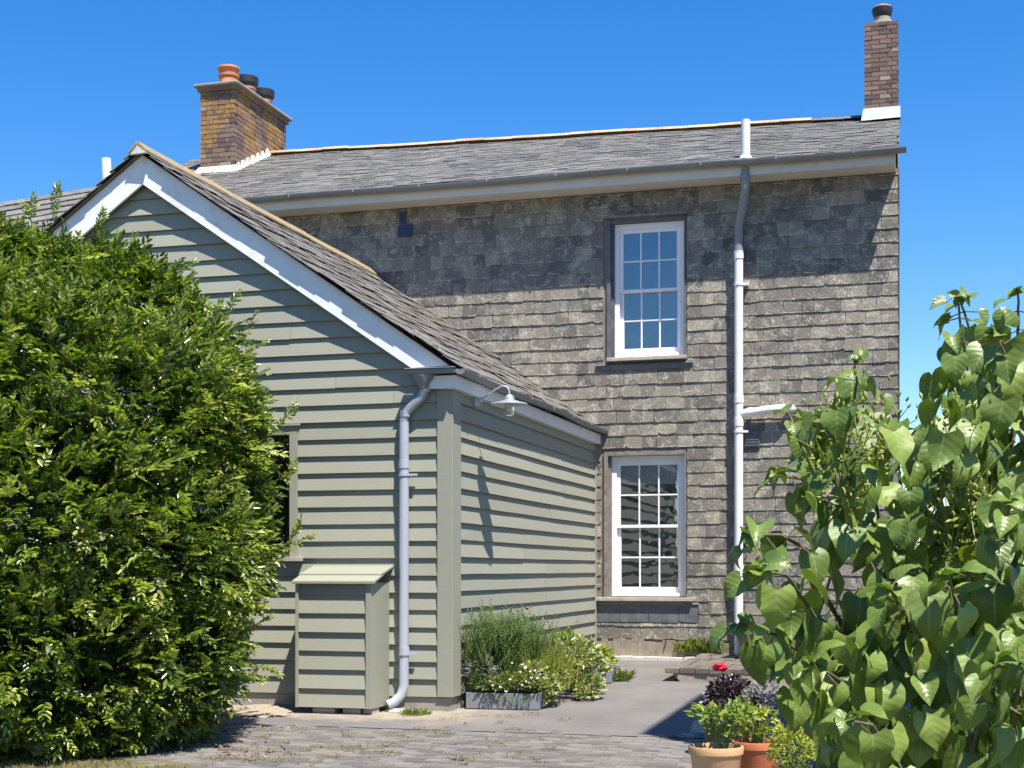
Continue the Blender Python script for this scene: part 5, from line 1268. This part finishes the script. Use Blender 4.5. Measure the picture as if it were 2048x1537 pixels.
# leaves deeper in the bush, joined
rest = leaves[300:]
while len(rest) < 760:
    x, y = rl.uniform(1480, 2250), rl.uniform(760, 1900)
    if len(rest) % 5 == 0: x, y = rl.uniform(1640, 1800), rl.uniform(1400, 1620)
    if (in_poly(x, y, POLY) or (y > 1400 and x > 1640) or x > 2060) and (y > 1150 or rl.random() < .4):
        d_ = rl.uniform(3.0, 3.7); p = at_d(x, y, d_)
        if p.z < gz(p.y) + .15: continue
        leaves.clear(); leaf(p, Vector((rl.gauss(-.1, .7), rl.gauss(-.2, .7), .1)), rl.uniform(.08, .125)); rest.append(leaves[0])
tv = [np.array([v.co for v in h.vertices]) for h in hearts]; tf = np.array([tuple(p.vertices) for p in hearts[0].polygons])
prts = []; uvs = []
for i, q in enumerate(rest):
    M_ = np.array(lm(q)); h = i % len(hearts); v = tv[h] @ M_[:3, :3].T + M_[:3, 3]; prts.append((v, tf, np.full(len(tf), rl.random())))
    uvs.append(np.array([d.uv for d in hearts[h].uv_layers[0].data]))
V, Fq, T = join(prts); o = raw_mesh('inner_leaves', V, Fq, T, 'lilac_leaf', lil, smooth=True, kind='stuff')
uvl = o.data.uv_layers.new(name='UVMap'); uvl.data.foreach_set('uv', np.concatenate(uvs).astype(np.float32).ravel())
# main stems down to the ground
for (px, py, d_) in ((1860, 1500, 3.1), (1900, 1500, 3.1), (1800, 1480, 2.85), (1930, 1620, 2.75), (1980, 1600, 2.75), (1850, 1620, 2.7), (1850, 1300, 3.2), (2030, 1350, 3.0)):
    e = at_d(px, py, d_); b = Vector((lb.x + rl.uniform(-.12, .12), lb.y + rl.uniform(-.12, .12), gz(lb.y) - .03)); tw.tube([b, b.lerp(e, .5) + Vector((rl.uniform(-.05, .05), 0, .08)), e], [.016, .011, .006], 7)
for _ in range(26):
    x, y = rl.uniform(1740, 2040), rl.uniform(880, 1250); a = at_d(x, y, 3.0); tw.tube([a, a + Vector((rl.uniform(-.12, .12), rl.uniform(-.05, .05), rl.uniform(-.16, -.05))), a + Vector((rl.uniform(-.2, .2), 0, -.28))], [.002, .003, .004], 5)
tw.build('stem', 'twig', lil, smooth=True)
# green seed heads: loose panicles of small capsules
def capsule(): 
    prof = [(0, 0), (.32, .25), (.36, .55), (0, 1.0)]; n = 5; v = [(0, 0, 0)] + [(r_ * math.cos(6.283 * k / n), z, r_ * math.sin(6.283 * k / n)) for r_, z in prof[1:3] for k in range(n)] + [(0, 1, 0)]
    f = []
    for k in range(n): a, b = 1 + k, 1 + (k + 1) % n; c, d = a + n, b + n; f += [(0, a, b, b), (a, c, d, b), (c, 2 * n + 1, d, d)]
    return np.array(v, float), np.array(f)
cv, cf = capsule(); cf = np.array([(q[0], q[1], q[2], q[3]) for q in cf])
for (px, py, d_, r_, n) in ((1680, 900, 2.74, .075, 140), (1660, 850, 2.74, .045, 60), (1720, 860, 2.74, .05, 60), (1750, 930, 2.74, .05, 45), (1700, 985, 2.74, .045, 45), (1660, 1090, 2.9, .03, 40), (1900, 880, 2.72, .07, 120), (1935, 960, 2.72, .07, 120), (1980, 1000, 2.72, .06, 90), (1900, 1050, 2.72, .06, 90), (1990, 930, 3.0, .05, 60), (1940, 1130, 2.8, .05, 90), (1770, 860, 3.0, .05, 70), (1640, 930, 2.74, .035, 40)):
    c = np.array(at_d(px, py, d_)); v = rng.normal(0, 1, (n, 3)) * np.array([.5, .5, .75]) * r_; P = c + v; D = v * .6 / r_ + rng.normal(0, .5, (n, 3)) + np.array([0, 0, .5])
    tri = np.array([f for f in cf]); V, Fq, T = scatter(cv * np.array([.55, 1, .55]), tri, np.zeros(len(tri)), frames(D, rng.normal(0, 1, (n, 3)), (.0135 * rng.uniform(.7, 1.3, n))), P, rng.uniform(0, 1, n))
    m = MB(); fl_ = [tuple(dict.fromkeys(int(i) for i in q)) for q in Fq]; m.add(V.tolist(), fl_)
    for i in range(0, n, 5): m.tube([c + np.array([0, 0, -r_]) * (1 if i % 2 else .3), P[i]], .0011, 3, caps=False)
    m.build('seed_head', 'seed_green', lil, smooth=True)
print('objects', len(bpy.data.objects))
